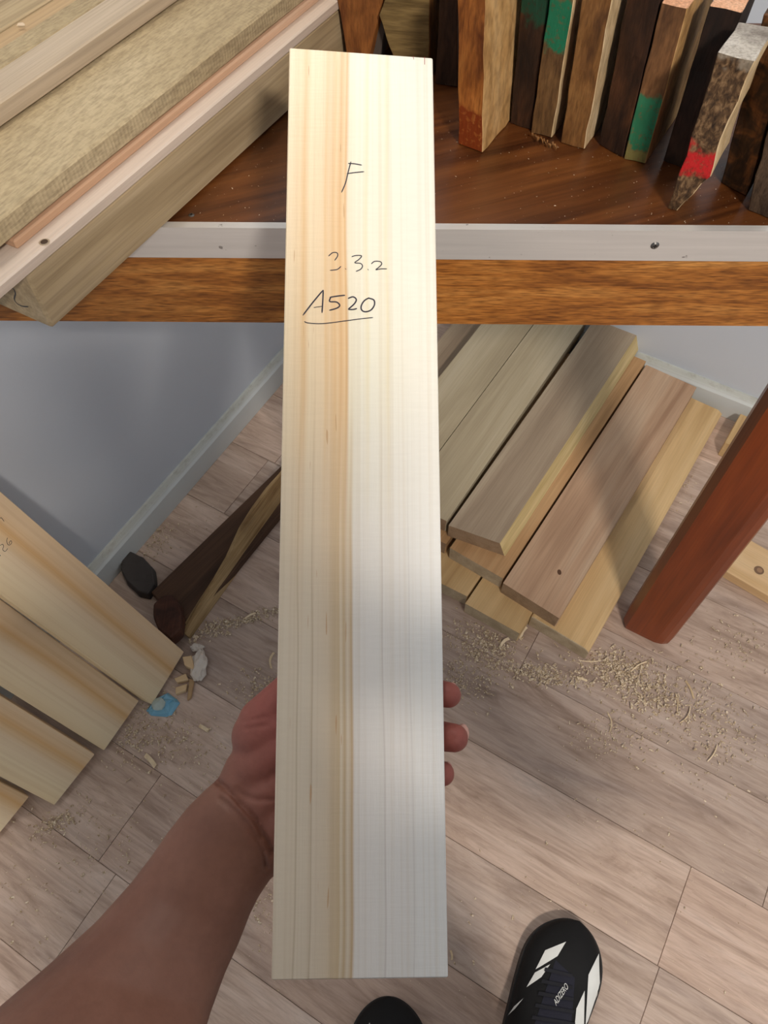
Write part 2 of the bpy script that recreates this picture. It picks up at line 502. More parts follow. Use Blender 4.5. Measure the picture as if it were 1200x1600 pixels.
# widths measured across the pile, all near ends past the frame except the peach strip
cA = cpos(300, 194, 0.876)            # right edge of the pink strip
p1_ = cs(cA - 0.0, s0 - 0.09, 0.876)
c2 = cpos(250, 180, 0.876)            # boundary pink / peach
pinks = strip_on('timber_strip', cs(cA, s0 - 0.05, 0.877), 0.60, cA - c2 + 0.012, bz + 0.0002, 0.877, M_PINK, 'narrow pale pinkish strip with a drilled hole, lying on the grey beam')
hole_c = at(69, 377.5, 0.8774)
bm = bmesh.new(); bmesh.ops.create_circle(bm, cap_ends=True, segments=14, radius=0.0024)
from_bm('drilled_hole', bm, plain('hole_brown', S(70, 52, 38), 0.9), pinks, T(hole_c))
bm = bmesh.new(); ring = [(0.0024, 0), (0.0031, 0.0003), (0.0036, 0)]
rows = [[bm.verts.new((r * math.cos(a * math.pi / 8), r * math.sin(a * math.pi / 8), h)) for a in range(16)] for r, h in ring]
for i in range(2):
    for j in range(16): bm.faces.new((rows[i][j], rows[i][(j + 1) % 16], rows[i + 1][(j + 1) % 16], rows[i + 1][j]))
from_bm('hole_rim', bm, M_GREYB, pinks, T(hole_c - Z(0.0003)))
zp = 0.884
c3 = cpos(235, 180, zp)
pc = cpos(22, 377, zp); sp = spos(22, 377, zp)
c4 = cpos(210, 178, zp)
peach = strip_on('timber_strip', cs(pc, sp, zp), 0.52, 0.034, 0.8773, zp, M_PEACH, 'peach coloured strip with a square cut near end, between pink strip and rough board')
zr = 0.900
c5 = cpos(210, 178, zr); c5b = c5 - 0.088
zg = 0.915
c6 = cpos(112, 82, zg)
zt2 = 0.9165
# supports: rough board rests on beam, its other edge on a hidden board
rough = strip_on('timber_board', cs(c5, s0 - 0.10, zr), 0.64, (c5 - c6) + 0.03, 0.8845, zr, M_ROUGH, 'wide rough-sawn greenish-grey board with fuzzy surface', cuts=3, rough=0.0012, bevel=0.0015)
g1 = strip_on('timber_board', cs(c6, s0 - 0.02, zg), 0.60, 0.030, zr + 0.001, zg, M_GREYB, 'pale grey board beside the rough board, top left', cuts=2, rough=0.0008)
c7 = c6 - 0.031
g2 = strip_on('timber_board', cs(c7, s0 + 0.0, zg - 0.001), 0.58, 0.020, zr - 0.0155, zg - 0.001, M_ROUGH, 'narrow greenish board between the pale grey and the tan boards', cuts=2, rough=0.0006)
c8 = c7 - 0.021
g3 = strip_on('timber_board', cs(c8, s0 + 0.02, zg - 0.003), 0.56, 0.018, zr - 0.0155, zg - 0.003, M_TAN, 'tan board second from the top left corner')
c9 = c8 - 0.019
g4 = strip_on('timber_board', cs(c9, s0 + 0.04, zg - 0.002), 0.52, 0.040, zr - 0.0155, zg - 0.002, M_BEAM, 'brownish board in the top left corner')
# lower board carrying the left half of the pile
low = strip_on('timber_board', cs(cb - 0.108, s0 + 0.06, zr - 0.0175), 0.48, 0.10, TZ + 0.0005, zr - 0.0175, M_BEAM, 'thick board under the rough boards at far left')
chip = mesh('wood_chip', [Vector((-.003, -.0012, 0)), Vector((.003, -.001, 0)), Vector((.0024, .0016, 0)), Vector((-.0025, .0014, 0)), Vector((-.002, -.0006, .0012)), Vector((.002, -.0004, .0014)), Vector((.0016, .001, .0012)), Vector((-.0018, .001, .001))],
            [(3, 2, 1, 0), (4, 5, 6, 7), (0, 1, 5, 4), (1, 2, 6, 5), (2, 3, 7, 6), (3, 0, 4, 7)], plain('chip_wood', S(226, 205, 176), 0.7), None, T(at(33, 39, zg)))
tag(chip, 'small pale chip lying on a board in the top left corner', 'wood chip')

# ------------------------------------------------------------------ boards standing on edge at the back of the bench
BKD = Vector((math.cos(math.radians(60)), math.sin(math.radians(60)), 0))


def standing(px_bl, px_br, px_tl, px_tr, ztop, depth, mat, label, lextra=None, extra=None, back=None, topmat=None, name='standing_offcut', sidemat=None, bdir=None, seed=0, rough=0.0011):
    bl = at(px_bl[0], px_bl[1], TZ + 0.0005); br = at(px_br[0], px_br[1], TZ + 0.0005)
    d = (br - bl); n = Vector((d.y, -d.x, 0)).normalized()
    tl, tr_ = onp(px_tl[0], px_tl[1], bl, n), onp(px_tr[0], px_tr[1], bl, n)
    ext = lambda a, b: a + (b - a) * ((ztop - a.z) / (b.z - a.z))
    poly = [bl, br] + [onp(x, y, bl, n) for x, y in (extra or [])] + [ext(br if not extra else onp(extra[-1][0], extra[-1][1], bl, n), tr_), ext(bl if not lextra else onp(lextra[0][0], lextra[0][1], bl, n), tl)] + [onp(x, y, bl, n) for x, y in (lextra or [])]
    bd = (bdir or BKD) * depth
    org = bl; M = T(org)
    bm = prism_bm([p - org for p in poly], [p - org + bd for p in poly], 0.0006, 3, rough, seed)
    bmesh.ops.recalc_face_normals(bm, faces=bm.faces[:])
    o = from_bm(name, bm, mat, None, M)
    ref = n if n.dot(-BKD) > 0 else -n
    sd = Vector((BKD.y, -BKD.x, 0))
    slots = {}
    for i, m2 in ((1, topmat), (2, sidemat)):
        if m2: o.data.materials.append(m2); slots[i] = len(o.data.materials) - 1
    for f in o.data.polygons:
        if topmat and f.normal.z > 0.6: f.material_index = slots[1]
        elif sidemat and f.normal.dot(sd) > 0.6 and f.normal.z < 0.5: f.material_index = slots[2]
    return tag(o, label, 'wood offcut', 'wood offcuts standing on the bench')


GRV = dict(rot=(math.pi / 2, 0, 0))   # grain runs upright
def ewood(name, cols, paint=(), **kw):
    a = dict(fine=0.5, broad=(70, 30, 20), fs=(500, 500, 90), rough=0.7, bump=0.8); a.update(kw)
    return wood(name, cols, paint=paint, **a)


GREEN = S(14, 112, 78)
W_ORANGE = ewood('orange_end_wood', [S(110, 56, 20), S(176, 108, 48), S(196, 130, 64)], blotch=0.4, rough=0.5, paint=[('Z', -0.01, 0.032, S(128, 52, 16))])
W_TANSIDE = ewood('tan_side_wood', [S(160, 118, 70), S(198, 156, 100), S(208, 172, 122)], fs=(300, 90, 90))
W_DKB = ewood('dark_brown_wood', [S(34, 20, 12), S(62, 38, 22), S(88, 54, 30)], blotch=0.5)
W_BRG = ewood('brown_green_wood', [S(78, 54, 30), S(112, 82, 48), S(136, 102, 62)], paint=[('Z', 0.07, 0.104, GREEN)])
W_BRN = ewood('mid_brown_wood', [S(86, 54, 26), S(132, 90, 46), S(160, 116, 66)], blotch=0.3)
W_BRN2 = ewood('brown_teal_wood', [S(80, 52, 30), S(116, 80, 48), S(140, 98, 60)], paint=[('Z', 0.012, 0.052, S(36, 118, 82)), ('Z', -0.02, 0.012, S(124, 118, 66))])
W_RED = ewood('fuzzy_brown_wood', [S(44, 30, 20), S(92, 68, 44), S(150, 120, 86)], fs=(700, 700, 300), broad=(260, 260, 160), bump=1.0, paint=[('Z', 0.032, 0.052, S(200, 30, 34)), ('Z', 0.1145, 0.2, S(150, 138, 120))])
W_BLKO = ewood('black_orange_wood', [S(30, 22, 18), S(84, 56, 30), S(160, 100, 50)], broad=(60, 60, 70), blotch=0.6)
W_PALE = ewood('pale_cut_wood', [S(190, 160, 116), S(214, 188, 146), S(224, 202, 166)])
W_PEACHT = ewood('peach_cut_wood', [S(206, 150, 112), S(224, 172, 136), S(230, 186, 154)])
W_WHITE = ewood('weathered_white_wood', [S(120, 112, 104), S(186, 180, 170), S(206, 202, 194)], broad=(30, 30, 30))
W_OLIVE = wood('olive_grain_wood', [S(96, 78, 44), S(130, 108, 66), S(146, 124, 80)], fine=0.5, broad=(12, 12, 120), fs=(60, 60, 600), rough=0.7, bump=0.5, paint=[('Z', 0.10, 0.2, S(72, 92, 50))])
W_ORB = ewood('orange_brown_wood', [S(112, 64, 28), S(150, 94, 44), S(170, 110, 56)], blotch=0.3)

standing((716, 225), (754, 239), (715, 0), (759, 0), 0.944, 0.07, W_ORANGE, 'thick orange-brown offcut with a wide tan side face, standing right of the held board', sidemat=W_TANSIDE, topmat=W_TANSIDE, bdir=(at(797, 188, TZ) - at(754, 239, TZ)).normalized(), seed=1)
standing((797, 192), (829, 203), (814, 0), (857, 0), 0.944, 0.08, ewood('dark_green_top_wood', [S(36, 22, 14), S(60, 38, 22), S(84, 52, 30)], blotch=0.4, paint=[('Z', 0.085, 0.13, S(20, 66, 46))]), 'dark brown offcut with green at the top, behind the orange-brown one', seed=2)
cg = standing((830, 207), (862, 216), (858, 0), (897, 0), 0.944, 0.09, W_BRG, 'brown offcut with a broad green paint band and splintered foot', sidemat=W_PALE, topmat=W_PALE, seed=3)
standing((876, 223), (912, 233), (909, 0), (957, 0), 0.944, 0.09, W_BRN, 'mid-brown offcut with a pale right edge, right of the green banded one', sidemat=W_PALE, topmat=W_PALE, seed=4)
standing((936, 226), (972, 247), (979, 0), (1032, 0), 0.944, 0.08, W_DKB, 'very dark offcut between the mid-brown and the green footed ones', topmat=W_ORB, seed=5)
standing((975, 248), (1008, 256), (1031, 14), (1073, 21), 0.938, 0.09, W_BRN2, 'brown offcut with green paint near its foot and a pale top', sidemat=W_TANSIDE, topmat=W_PEACHT, seed=6)
standing((1036, 252), (1068, 262), (1110, 7), (1158, 20), 0.938, 0.055, ewood('black_brown_wood', [S(24, 15, 10), S(42, 27, 18), S(66, 44, 30)], blotch=0.5), 'nearly black offcut with a peach top, left of the red marked one', topmat=W_PEACHT, seed=7)
standing((1044, 326), (1058, 330), (1123, 81), (1180, 97), 0.937, 0.048, W_RED, 'fuzzy dark offcut with a red paint mark, leaning forward nearest the bench edge', extra=[(1110, 276), (1127, 215)], topmat=W_WHITE, sidemat=W_PALE, seed=8, rough=0.0018)
standing((1127, 285), (1166, 307), (1184, 60), (1234, 75), 0.94, 0.04, W_BLKO, 'offcut mottled black and orange, right of the red marked one', seed=9)
standing((1167, 328), (1208, 345), (1226, 110), (1275, 130), 0.93, 0.07, ewood('grey_fuzzy_wood', [S(46, 34, 26), S(80, 62, 46), S(112, 90, 68)], fs=(700, 700, 300), bump=1.0), 'dark fuzzy offcut cut by the right edge of the photo', seed=10, rough=0.0016)
standing((545, 106), (571, 108), (527, 0), (600, 0), 0.944, 0.08, W_ORB, 'orange-brown offcut just above the top left of the held board', extra=[(590, 35)], seed=11)
standing((577, 101), (590, 103), (596, 0), (612, 0), 0.90, 0.02, plain('grey_round_wood', S(84, 74, 66), 0.7), 'small grey offcut in the gap behind the orange-brown one', seed=12, bdir=Vector((0.3, 0.95, 0)))
standing((624, 118), (670, 122), (601, 0), (672, 0), 0.944, 0.09, W_OLIVE, 'olive-grey offcut with level grain lines, above the top right of the held board', sidemat=W_BRN, seed=13, lextra=[(592, 24)])
standing((680, 131), (714, 137), (687, 0), (714, 0), 0.944, 0.08, ewood('deep_brown_wood', [S(40, 26, 16), S(66, 44, 28), S(82, 56, 34)], blotch=0.3), 'dark brown offcut close left of the thick orange-brown one', seed=14)  # dark brown is this offcut's own wood colour
# splintered foot of the green banded offcut
sp0 = at(852, 222, TZ + 0.001)
bm = bmesh.new()
for i in range(16):
    a = at(830 + i * 2.6, 212 + i * 1.25 + random.uniform(-2, 3), TZ + 0.001 + random.random() * 0.004) - sp0
    d = (ED * random.uniform(-0.2, 0.6) - EN * random.uniform(0.5, 1.0)).normalized() * random.uniform(0.002, 0.0045)
    u = Vector((0, 0, 1)) * random.uniform(0.001, 0.003)
    w = ED * random.uniform(0.001, 0.002)
    vs = [bm.verts.new(v) for v in (a, a + w, a + w + u, a + u, a + d + w * 0.3)]
    for f in ((0, 1, 2, 3), (0, 4, 1), (1, 4, 2), (2, 4, 3), (3, 4, 0)): bm.faces.new([vs[j] for j in f])
from_bm('splinters', bm, W_BRN, cg, T(sp0))

# ------------------------------------------------------------------ pile of boards on the floor under the bench
PD = Vector((math.cos(math.radians(56.2)), math.sin(math.radians(56.2)), 0)); PN = Vector((PD.y, -PD.x, 0))
M_P1 = wood('pile_grey_wood', [S(140, 122, 102), S(162, 144, 122), S(178, 162, 138)], fine=0.2, broad=(26, 1.6, 26), rough=0.7)
M_P2 = wood('pile_olive_wood', [S(158, 144, 118), S(178, 164, 136), S(194, 182, 156)], fine=0.15, broad=(22, 1.4, 22), rough=0.7)
M_P3 = wood('pile_pink_wood', [S(156, 122, 96), S(184, 152, 124), S(196, 170, 144)], fine=0.2, broad=(20, 1.6, 20), rough=0.7)
M_P4 = wood('pile_yellow_wood', [S(180, 146, 98), S(206, 174, 126), S(218, 190, 144)], fine=0.15, broad=(16, 1.4, 16), rough=0.7)
M_P5 = wood('pile_tan_wood', [S(160, 124, 84), S(184, 146, 104), S(196, 164, 122)], fine=0.2, broad=(26, 2, 26), rough=0.7)


def pile(nL, nR, z0, z1, L, mat, label, edge=None, ang=56.2, cham=0.0, endmat=None, wane=0.0):
    a = math.radians(ang); D = Vector((math.cos(a), math.sin(a), 0)); N = Vector((D.y, -D.x, 0))
    M = frame(Vector((nL.x, nL.y, z0)), N, D)
    if M.to_3x3().col[2].z < 0: M = frame(Vector((nL.x, nL.y, z0)), -N, D)
    Mi = M.inverted(); l = Mi @ Vector((nL.x, nL.y, z1)); r = Mi @ Vector((nR.x, nR.y, z1)); t = z1 - z0
    # section across: slightly crowned top, optional waned lower edges
    def sec(y_of, w0, w1):
        pts = [(w0, 0.0), (w1 + wane, 0.0), (w1, t - cham), (w1 - cham * 1.6, t), (w0 + cham * 0.4, t), (w0, t - cham * 0.3)]
        return pts
    S_ = sec(None, l.x, r.x)
    near = [Vector((x, l.y + (r.y - l.y) * (x - l.x) / (r.x - l.x), z)) for x, z in S_]
    far = [Vector((x, L + (r.y - l.y) * 0.15 * (x - l.x) / (r.x - l.x), z)) for x, z in S_]
    o = from_bm('pile_board', prism_bm(near, far, 0.0012), mat, None, M)
    if edge or endmat:
        if edge: o.data.materials.append(edge)
        if endmat: o.data.materials.append(endmat)
        for f in o.data.polygons:
            if edge and f.normal.x > 0.3 and abs(f.normal.y) < 0.6: f.material_index = 1
            if endmat and f.normal.y < -0.6: f.material_index = len(o.data.materials) - 1
    return tag(o, label, 'board', 'boards stacked on the floor under the bench')


M_END = wood('pale_end_grain', [S(158, 140, 112), S(176, 158, 130), S(188, 170, 142)], fine=0.2, broad=(30, 30, 30), rough=0.8)
M_END2 = wood('brown_end_grain', [S(134, 108, 82), S(152, 126, 98), S(164, 138, 110)], fine=0.2, broad=(30, 30, 30), rough=0.8)
t1, t2, t3 = 0.034, 0.069, 0.104
M_LEDGE = wood('fresh_edge_wood', [S(190, 166, 112), S(216, 194, 142), S(226, 208, 160)], fine=0.2, broad=(40, 4, 40), rough=0.7)
# bottom layer
pile(at(829.5, 963, t1), at(921, 1018, t1), 0.0005, t1, 0.60, M_P4, 'yellowish board flat on the floor, nearest the red-brown bench leg', cham=0.006, endmat=M_END)
pile(at(727, 943, t1), at(812, 990, t1), 0.0005, t1, 0.57, M_P4, 'short stepped-out yellow board with brown streaks at the near foot of the stack', endmat=M_END)
pile(at(650, 892, t1), at(730, 932, t1), 0.0005, t1, 0.56, M_P4, 'low board at the near left foot of the stack, mostly behind the held board', endmat=M_END)
# second layer
pile(at(786, 911, t2), at(873.5, 966, t2), t1 + 0.0003, t2, 0.585, M_P3, 'wide pinkish-brown board with a small dark knot, second layer at right', endmat=M_END2)
pile(at(703, 856, t2), at(786, 904, t2), t1 + 0.0003, t2, 0.585, M_P5, 'tan board with pale end mostly covered by the grey top board', endmat=M_END)
q2n = at(650, 828, t2)
pile(q2n, at(697, 850, t2), t1 + 0.0003, t2, 0.52, M_P5, 'board in the second layer behind the held board', endmat=M_END2)
# top layer
pile(at(701, 821, t3), at(781, 849, t3), t2 + 0.0003, t3, 0.625, M_P1, 'grey-brown top board with a bright yellow side face', edge=M_LEDGE, endmat=M_END2, ang=57.0, wane=0.014)
D_ = Vector((math.cos(math.radians(57.6)), math.sin(math.radians(57.6)), 0)); N_ = Vector((D_.y, -D_.x, 0))
ql = at(687, 705, t3); ql = ql - D_ * (ql - at(640, 786, t3)).dot(D_)
qr = at(699, 815, t3) - N_ * 0.0015
pile(ql, qr, t2 + 0.0003, t3, 0.57, M_P2, 'smooth olive-grey top board, second from the right in the top layer', ang=57.6, endmat=M_END2)
r1 = ql - N_ * 0.0015 + D_ * 0.02
l1 = r1 - N_ * 0.088
pile(l1, r1, t2 + 0.0003, t3, 0.545, M_P2, 'olive-grey top board, third from the right in the top layer', ang=57.6, endmat=M_END2)
pile(l1 - N_ * 0.004, q2n - N_ * 0.002 + D_ * 0.03, t1 + 0.0003, t2, 0.50, M_P5, 'brown board one layer lower, under the third top board from the right', ang=56.6, endmat=M_END2)
r0 = l1 - N_ * 0.006 + D_ * 0.02; r0.z = t2
pile(r0 - N_ * 0.06, r0, t1 + 0.0003, t2, 0.50, M_P1, 'dark brown board one layer lower at the far left of the stack', ang=57.6, endmat=M_END2)
pile(l1 - N_ * 0.06 + D_ * 0.02, l1 + N_ * 0.02 + D_ * 0.02, 0.0005, t1, 0.48, M_P1, 'brown board on the floor at the far left of the stack', ang=57.6, endmat=M_END2)
# knot on the wide pinkish board
# (a small dark knot as its own piece)
for o in list(COL.objects):
    if o.get('label', '').startswith('wide pinkish'): wide = o
bm = bmesh.new(); bmesh.ops.create_circle(bm, cap_ends=True, segments=10, radius=0.0035)
for v in bm.verts: v.co.y *= 1.5
from_bm('knot', bm, plain('knot_brown', S(92, 62, 42), 0.8), wide, T(at(874, 894, t2 + 0.0003)))

# ------------------------------------------------------------------ knotty plank and stub to the right
M_PINE = wood('knotty_pine', [S(204, 164, 112), S(226, 192, 146), S(234, 206, 164)], fine=0.15, broad=(18, 2, 18), rough=0.6)
kz = 0.022
ka = at(1100, 872, kz); FDr = (at(1200, 924, kz) - at(1140, 889, kz)).normalized(); FNr = Vector((-FDr.y, FDr.x, 0))
kn = board_quad('knotty_plank', [ka, ka + FDr * 0.42, ka + FDr * 0.42 + FNr * 0.085, ka + FNr * 0.085], 0.0005, FDr, M_PINE, 0.001)
tag(kn, 'knotty pine plank lying on the floor right of the bench leg', 'board')
kp = at(1186, 891, kz + 0.0003)
bm = bmesh.new(); bmesh.ops.create_circle(bm, cap_ends=True, segments=18, radius=0.0085)
ko = from_bm('knot', bm, plain('knot_grey', S(128, 98, 74), 0.7), kn, T(kp))
bm = bmesh.new(); bmesh.ops.create_circle(bm, cap_ends=True, segments=14, radius=0.0048)
from_bm('knot_heart', bm, plain('knot_heart', S(164, 128, 96), 0.7), ko, T(kp + Vector((0.001, 0.0, 0.0003))))
sa = at(1133, 691, 0.04)
st = board_quad('offcut', [sa, sa + PN * 0.07, sa + PN * 0.07 + PD * 0.085, sa + PD * 0.085], 0.0005, PD, M_P4, 0.001)
tag(st, 'pale tan block against the back wall behind the bench leg', 'wood offcut')

# ------------------------------------------------------------------ pine boards leaning on the left wall
k = NT('leaning_pine', 0.5, 0.4)
pv = k.coord((1, 1, 1), rnd=False); X = k.xyz(pv)[0]
wob = k.math('MULTIPLY_ADD', k.math('SUBTRACT', k.noise(k.coord((3, 1.6, 3)), 1, 2), 0.5), 0.035, X)
u_ = k.math('MULTIPLY', wob, 1 / 0.092)
c = k.ramp(u_, [(0.0, S(232, 208, 166)), (0.28, S(236, 216, 180)), (0.50, S(230, 206, 172)), (0.60, S(226, 194, 150)), (0.68, S(218, 176, 124)), (0.76, S(226, 194, 152)), (0.9, S(226, 198, 162)), (1.0, S(232, 204, 166))])
c = k.mix(0.2, c, k.ramp(k.noise(k.coord((200, 2.0, 200)), 1, 2), [(0.36, (0.72, 0.58, 0.42, 1)), (0.55, (1.03, 1.03, 1.03, 1))]), 'MULTIPLY')
M_LP = k.col(c).m
lean = [((290, 1020), (237, 1100), (-0.315, 0.088, 0.945), 0.026, 'first', 'leaning pine board with handwritten 26, nearest the dark slab'),
        ((220, 1097), (162, 1172), (-0.36, 0.13, 0.924), 0.022, 'second', 'leaning pine board second from the dark slab, pale with a faint orange streak'),
        ((154, 1183), (85, 1258), (-0.40, 0.16, 0.90), 0.030, 'third', 'leaning pine board with the strongest orange streak, third from the dark slab'),
        ((51, 1248), (-18, 1322), (-0.40, 0.16, 0.90), 0.022, 'fourth', 'leaning pine board at the left photo edge, only its lower corner in view')]
leaners = []
for pR, pL, d, th, nm, lab in lean:
    d = Vector(d).normalized(); zc = 0.012 if th < 0.028 else 0.014
    R_, L_ = at(pR[0], pR[1], zc), at(pL[0], pL[1], zc)
    e = (R_ - L_); w = e.length; e.normalize()
    M = frame(L_, e, d)
    # distance to the wall along d, less the thickness
    nn_ = abs(M.to_3x3().col[2].dot(wn_l)) * th
    t = ((wlp - R_).dot(wn_l) - nn_) / d.dot(wn_l) - 0.01
    t2_ = ((wlp - L_).dot(wn_l) - nn_) / d.dot(wn_l) - 0.01
    # lower edge on floor: square cut, resting on its back edge
    bx = [(0, 0), (w, 0), (w, min(t, t2_) - 0.03), (0, min(t, t2_) - 0.03)]
    zb = WM and (M.to_3x3() @ Vector((0, 0, -th))).z
    bm = prism_bm([Vector((x, y, -th)) for x, y in bx], [Vector((x, y, 0)) for x, y in bx], 0.0012)
    o = from_bm('pine_board', bm, M_LP, None, M)
    low_z = min((M @ v.co).z for v in o.data.vertices)
    M2 = T((0, 0, -low_z + 0.0005)) @ M; o.matrix_basis = M2; WM[o.name] = M2
    tag(o, lab, 'board', 'pine boards leaning against the left wall'); leaners.append((o, M2))
o1, M1 = leaners[0]
n1 = M1.to_3x3().col[2].copy(); p1 = M1.translation
tr = lambda u, v: onp(u * 0.1, 760 + v * 0.1, p1, n1)
chars([[[(118, 800), (104, 850), (120, 905), (152, 915), (182, 880), (170, 848), (146, 870), (146, 900)]], [[(0, 925), (38, 903), (56, 940), (40, 985), (80, 1015), (122, 965)]],
                        [[(-5, 503), (20, 490), (65, 550)]], [[(-8, 1070), (4, 1078), (8, 1090)]]], tr, p1, n1, 0.0007, INK, o1)

# ------------------------------------------------------------------ dark slab, pale live edge offcut and dark lumps beside it
M_DSL = wood('dark_slab_wood', [S(60, 42, 30), S(86, 62, 46), S(104, 76, 56)], fine=0.3, broad=(20, 2, 20), rough=0.8)
d4 = [at(290, 992, 0.018), at(300, 975, 0.018), at(470, 700, 0.018), at(436, 729, 0.018)]
dl0, dl1 = at(236, 925, 0.018), at(290, 985, 0.018)
dD = (at(440, 727, 0.018) - dl0).normalized()
fr_ = at(440, 800, 0.018)
ds = board_quad('dark_slab', [dl0, dl1, dl1 + (fr_ - dl1) * 1.55, dl0 + dD * 0.46], 0.0005, dD, M_DSL, 0.0015)
tag(ds, 'dark brown slab lying flat on the floor beside the left wall', 'board')
# live-edge offcut: a tapering pale blade standing on edge
bmv = [(289, 990, 296, 997), (316, 945, 322, 962), (338, 905, 347, 928), (357, 872, 372, 897), (378, 826, 398, 866), (398, 794, 420, 830), (420, 764, 437, 806), (440, 742, 456, 776), (470, 704, 486, 730)]
bot, top, hb = [], [], []
base_l = at(297, 999, 0.0005); base_d = (at(437, 803, 0.0005) - base_l).normalized(); base_n = Vector((base_d.y, -base_d.x, 0))
Ml = frame(base_l, Vector((base_d.y, -base_d.x, 0)), base_d); Mli = Ml.inverted()
rows = []; bm = bmesh.new()
face_n = (base_n + Vector((0, 0, 0.35))).normalized()
for tx, ty, bx_, by_ in bmv:
    b = at(bx_, by_, 0.001); b = base_l + base_d * max(0, (b - base_l).dot(base_d)) + Z(0.0)
    t_ = onp(tx, ty, base_l, face_n)
    rows.append((b, t_))
for b, t_ in rows:
    th = base_n * -0.010
    rows_v = [Mli @ b, Mli @ (b * 0.5 + t_ * 0.5 + base_n * 0.002), Mli @ t_, Mli @ (t_ + th * 0.6), Mli @ (Vector((t_.x, t_.y, 0.019)) + th * 1.2) if t_.z > 0.02 else Mli @ (t_ + th), Mli @ (b + th * 0.5)]
    hb.append([bm.verts.new(v) for v in rows_v])
for i in range(len(hb) - 1):
    for j in range(6): bm.faces.new((hb[i][j], hb[i][(j + 1) % 6], hb[i + 1][(j + 1) % 6], hb[i + 1][j]))
bm.faces.new(hb[0][::-1]); bm.faces.new(hb[-1])
M_LIVE = wood('live_edge_wood', [S(136, 104, 66), S(172, 142, 98), S(188, 160, 118)], fine=0.4, broad=(60, 6, 60), rough=0.75, blotch=0.3)
le = from_bm('live_edge_offcut', bm, M_LIVE, None, Ml)
tag(le, 'pale tapering live-edge offcut along the right side of the dark slab', 'wood offcut')
# dark reddish round offcut lying on the slab end
def lump(name, pxs, z0, z1, mat, label, cat, shrink=0.92):
    P = [at(x, y, z1) for x, y in pxs]; c0 = sum(P, Vector()) / len(P); c0.z = z0
    bm = prism_bm([Vector((p.x, p.y, z0)) - c0 for p in P], [Vector(((p.x - c0.x) * shrink, (p.y - c0.y) * shrink, z1 - z0)) for p in P], 0.002, 2, 0.0012, 3)
    return tag(from_bm(name, bm, mat, None, T(c0)), label, cat)


lump('round_offcut', [(238, 942), (252, 928), (268, 926), (281, 940), (285, 962), (283, 985), (266, 1000), (246, 985), (238, 965)], 0.0187, 0.045, wood('red_dark_wood', [S(54, 32, 24), S(78, 46, 32), S(92, 58, 42)], fine=0.4, broad=(30, 30, 30), rough=0.7), 'dark reddish round offcut lying on the end of the dark slab', 'wood offcut')
lump('charcoal_offcut', [(200, 858), (224, 868), (240, 886), (243, 912), (232, 930), (214, 926), (196, 908), (186, 888), (188, 868)], 0.0005, 0.02, plain('charcoal', S(66, 60, 57), 0.85), 'charcoal dark offcut between baseboard and dark slab', 'wood offcut')

# ------------------------------------------------------------------ held board
BW = 0.095
cb_, ct_ = dp(562, 1530, 0.435 * BW / 0.1), dp(564, 82, 0.533 * BW / 0.1)
bv = (ct_ - cb_).normalized(); bu = Vector((1, 0, 0)); bn = bu.cross(bv).normalized()
bnn = bn; b_ = lambda x, y, off=0.0: onp(x, y, cb_ - bn * off, bn)
C4 = [b_(424, 1532), b_(700, 1528), b_(676, 90), b_(452, 74)]
BTH = 0.012
MHB = frame(C4[0], bu, bv); MHi = MHB.inverted()
k = NT('held_pine', 0.33, 0.5)
pv = k.coord((1, 1, 1), rnd=False); xs = k.xyz(pv); X, Y = xs[0], xs[1]
LEN = (ct_ - cb_).length
wob = k.math('MULTIPLY_ADD', k.math('SUBTRACT', k.noise(k.coord((4, 3.2, 4), rnd=False), 1, 2), 0.5), 0.012, X)
# the board widens a little towards the bottom: normalise by local width
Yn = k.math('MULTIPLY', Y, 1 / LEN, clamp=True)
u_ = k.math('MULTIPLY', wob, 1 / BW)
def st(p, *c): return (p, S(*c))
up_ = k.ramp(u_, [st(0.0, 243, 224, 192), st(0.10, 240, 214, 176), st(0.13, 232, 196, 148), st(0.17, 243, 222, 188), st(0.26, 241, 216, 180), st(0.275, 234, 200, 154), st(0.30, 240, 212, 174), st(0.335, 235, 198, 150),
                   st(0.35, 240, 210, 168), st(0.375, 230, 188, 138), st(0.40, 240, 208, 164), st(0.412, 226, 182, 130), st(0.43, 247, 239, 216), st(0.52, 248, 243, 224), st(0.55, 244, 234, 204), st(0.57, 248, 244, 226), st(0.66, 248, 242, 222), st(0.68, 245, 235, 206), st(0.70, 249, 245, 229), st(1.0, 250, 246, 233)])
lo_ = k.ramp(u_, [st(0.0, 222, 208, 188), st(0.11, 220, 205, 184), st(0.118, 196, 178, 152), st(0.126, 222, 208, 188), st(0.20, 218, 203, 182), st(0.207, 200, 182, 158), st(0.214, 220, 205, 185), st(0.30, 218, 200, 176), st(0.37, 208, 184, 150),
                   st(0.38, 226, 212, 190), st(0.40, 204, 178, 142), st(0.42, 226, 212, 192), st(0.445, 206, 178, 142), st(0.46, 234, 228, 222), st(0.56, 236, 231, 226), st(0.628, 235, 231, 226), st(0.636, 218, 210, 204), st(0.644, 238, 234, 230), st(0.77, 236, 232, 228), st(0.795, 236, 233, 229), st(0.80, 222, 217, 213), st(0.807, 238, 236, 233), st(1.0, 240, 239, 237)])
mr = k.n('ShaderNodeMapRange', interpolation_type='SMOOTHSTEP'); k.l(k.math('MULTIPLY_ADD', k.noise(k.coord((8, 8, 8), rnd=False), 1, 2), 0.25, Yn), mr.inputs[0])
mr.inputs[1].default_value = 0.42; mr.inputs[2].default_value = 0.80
c = k.mix(mr.outputs[0], lo_, up_)  # shade painted in: lower half cooler and greyer; the orange fading out is wood
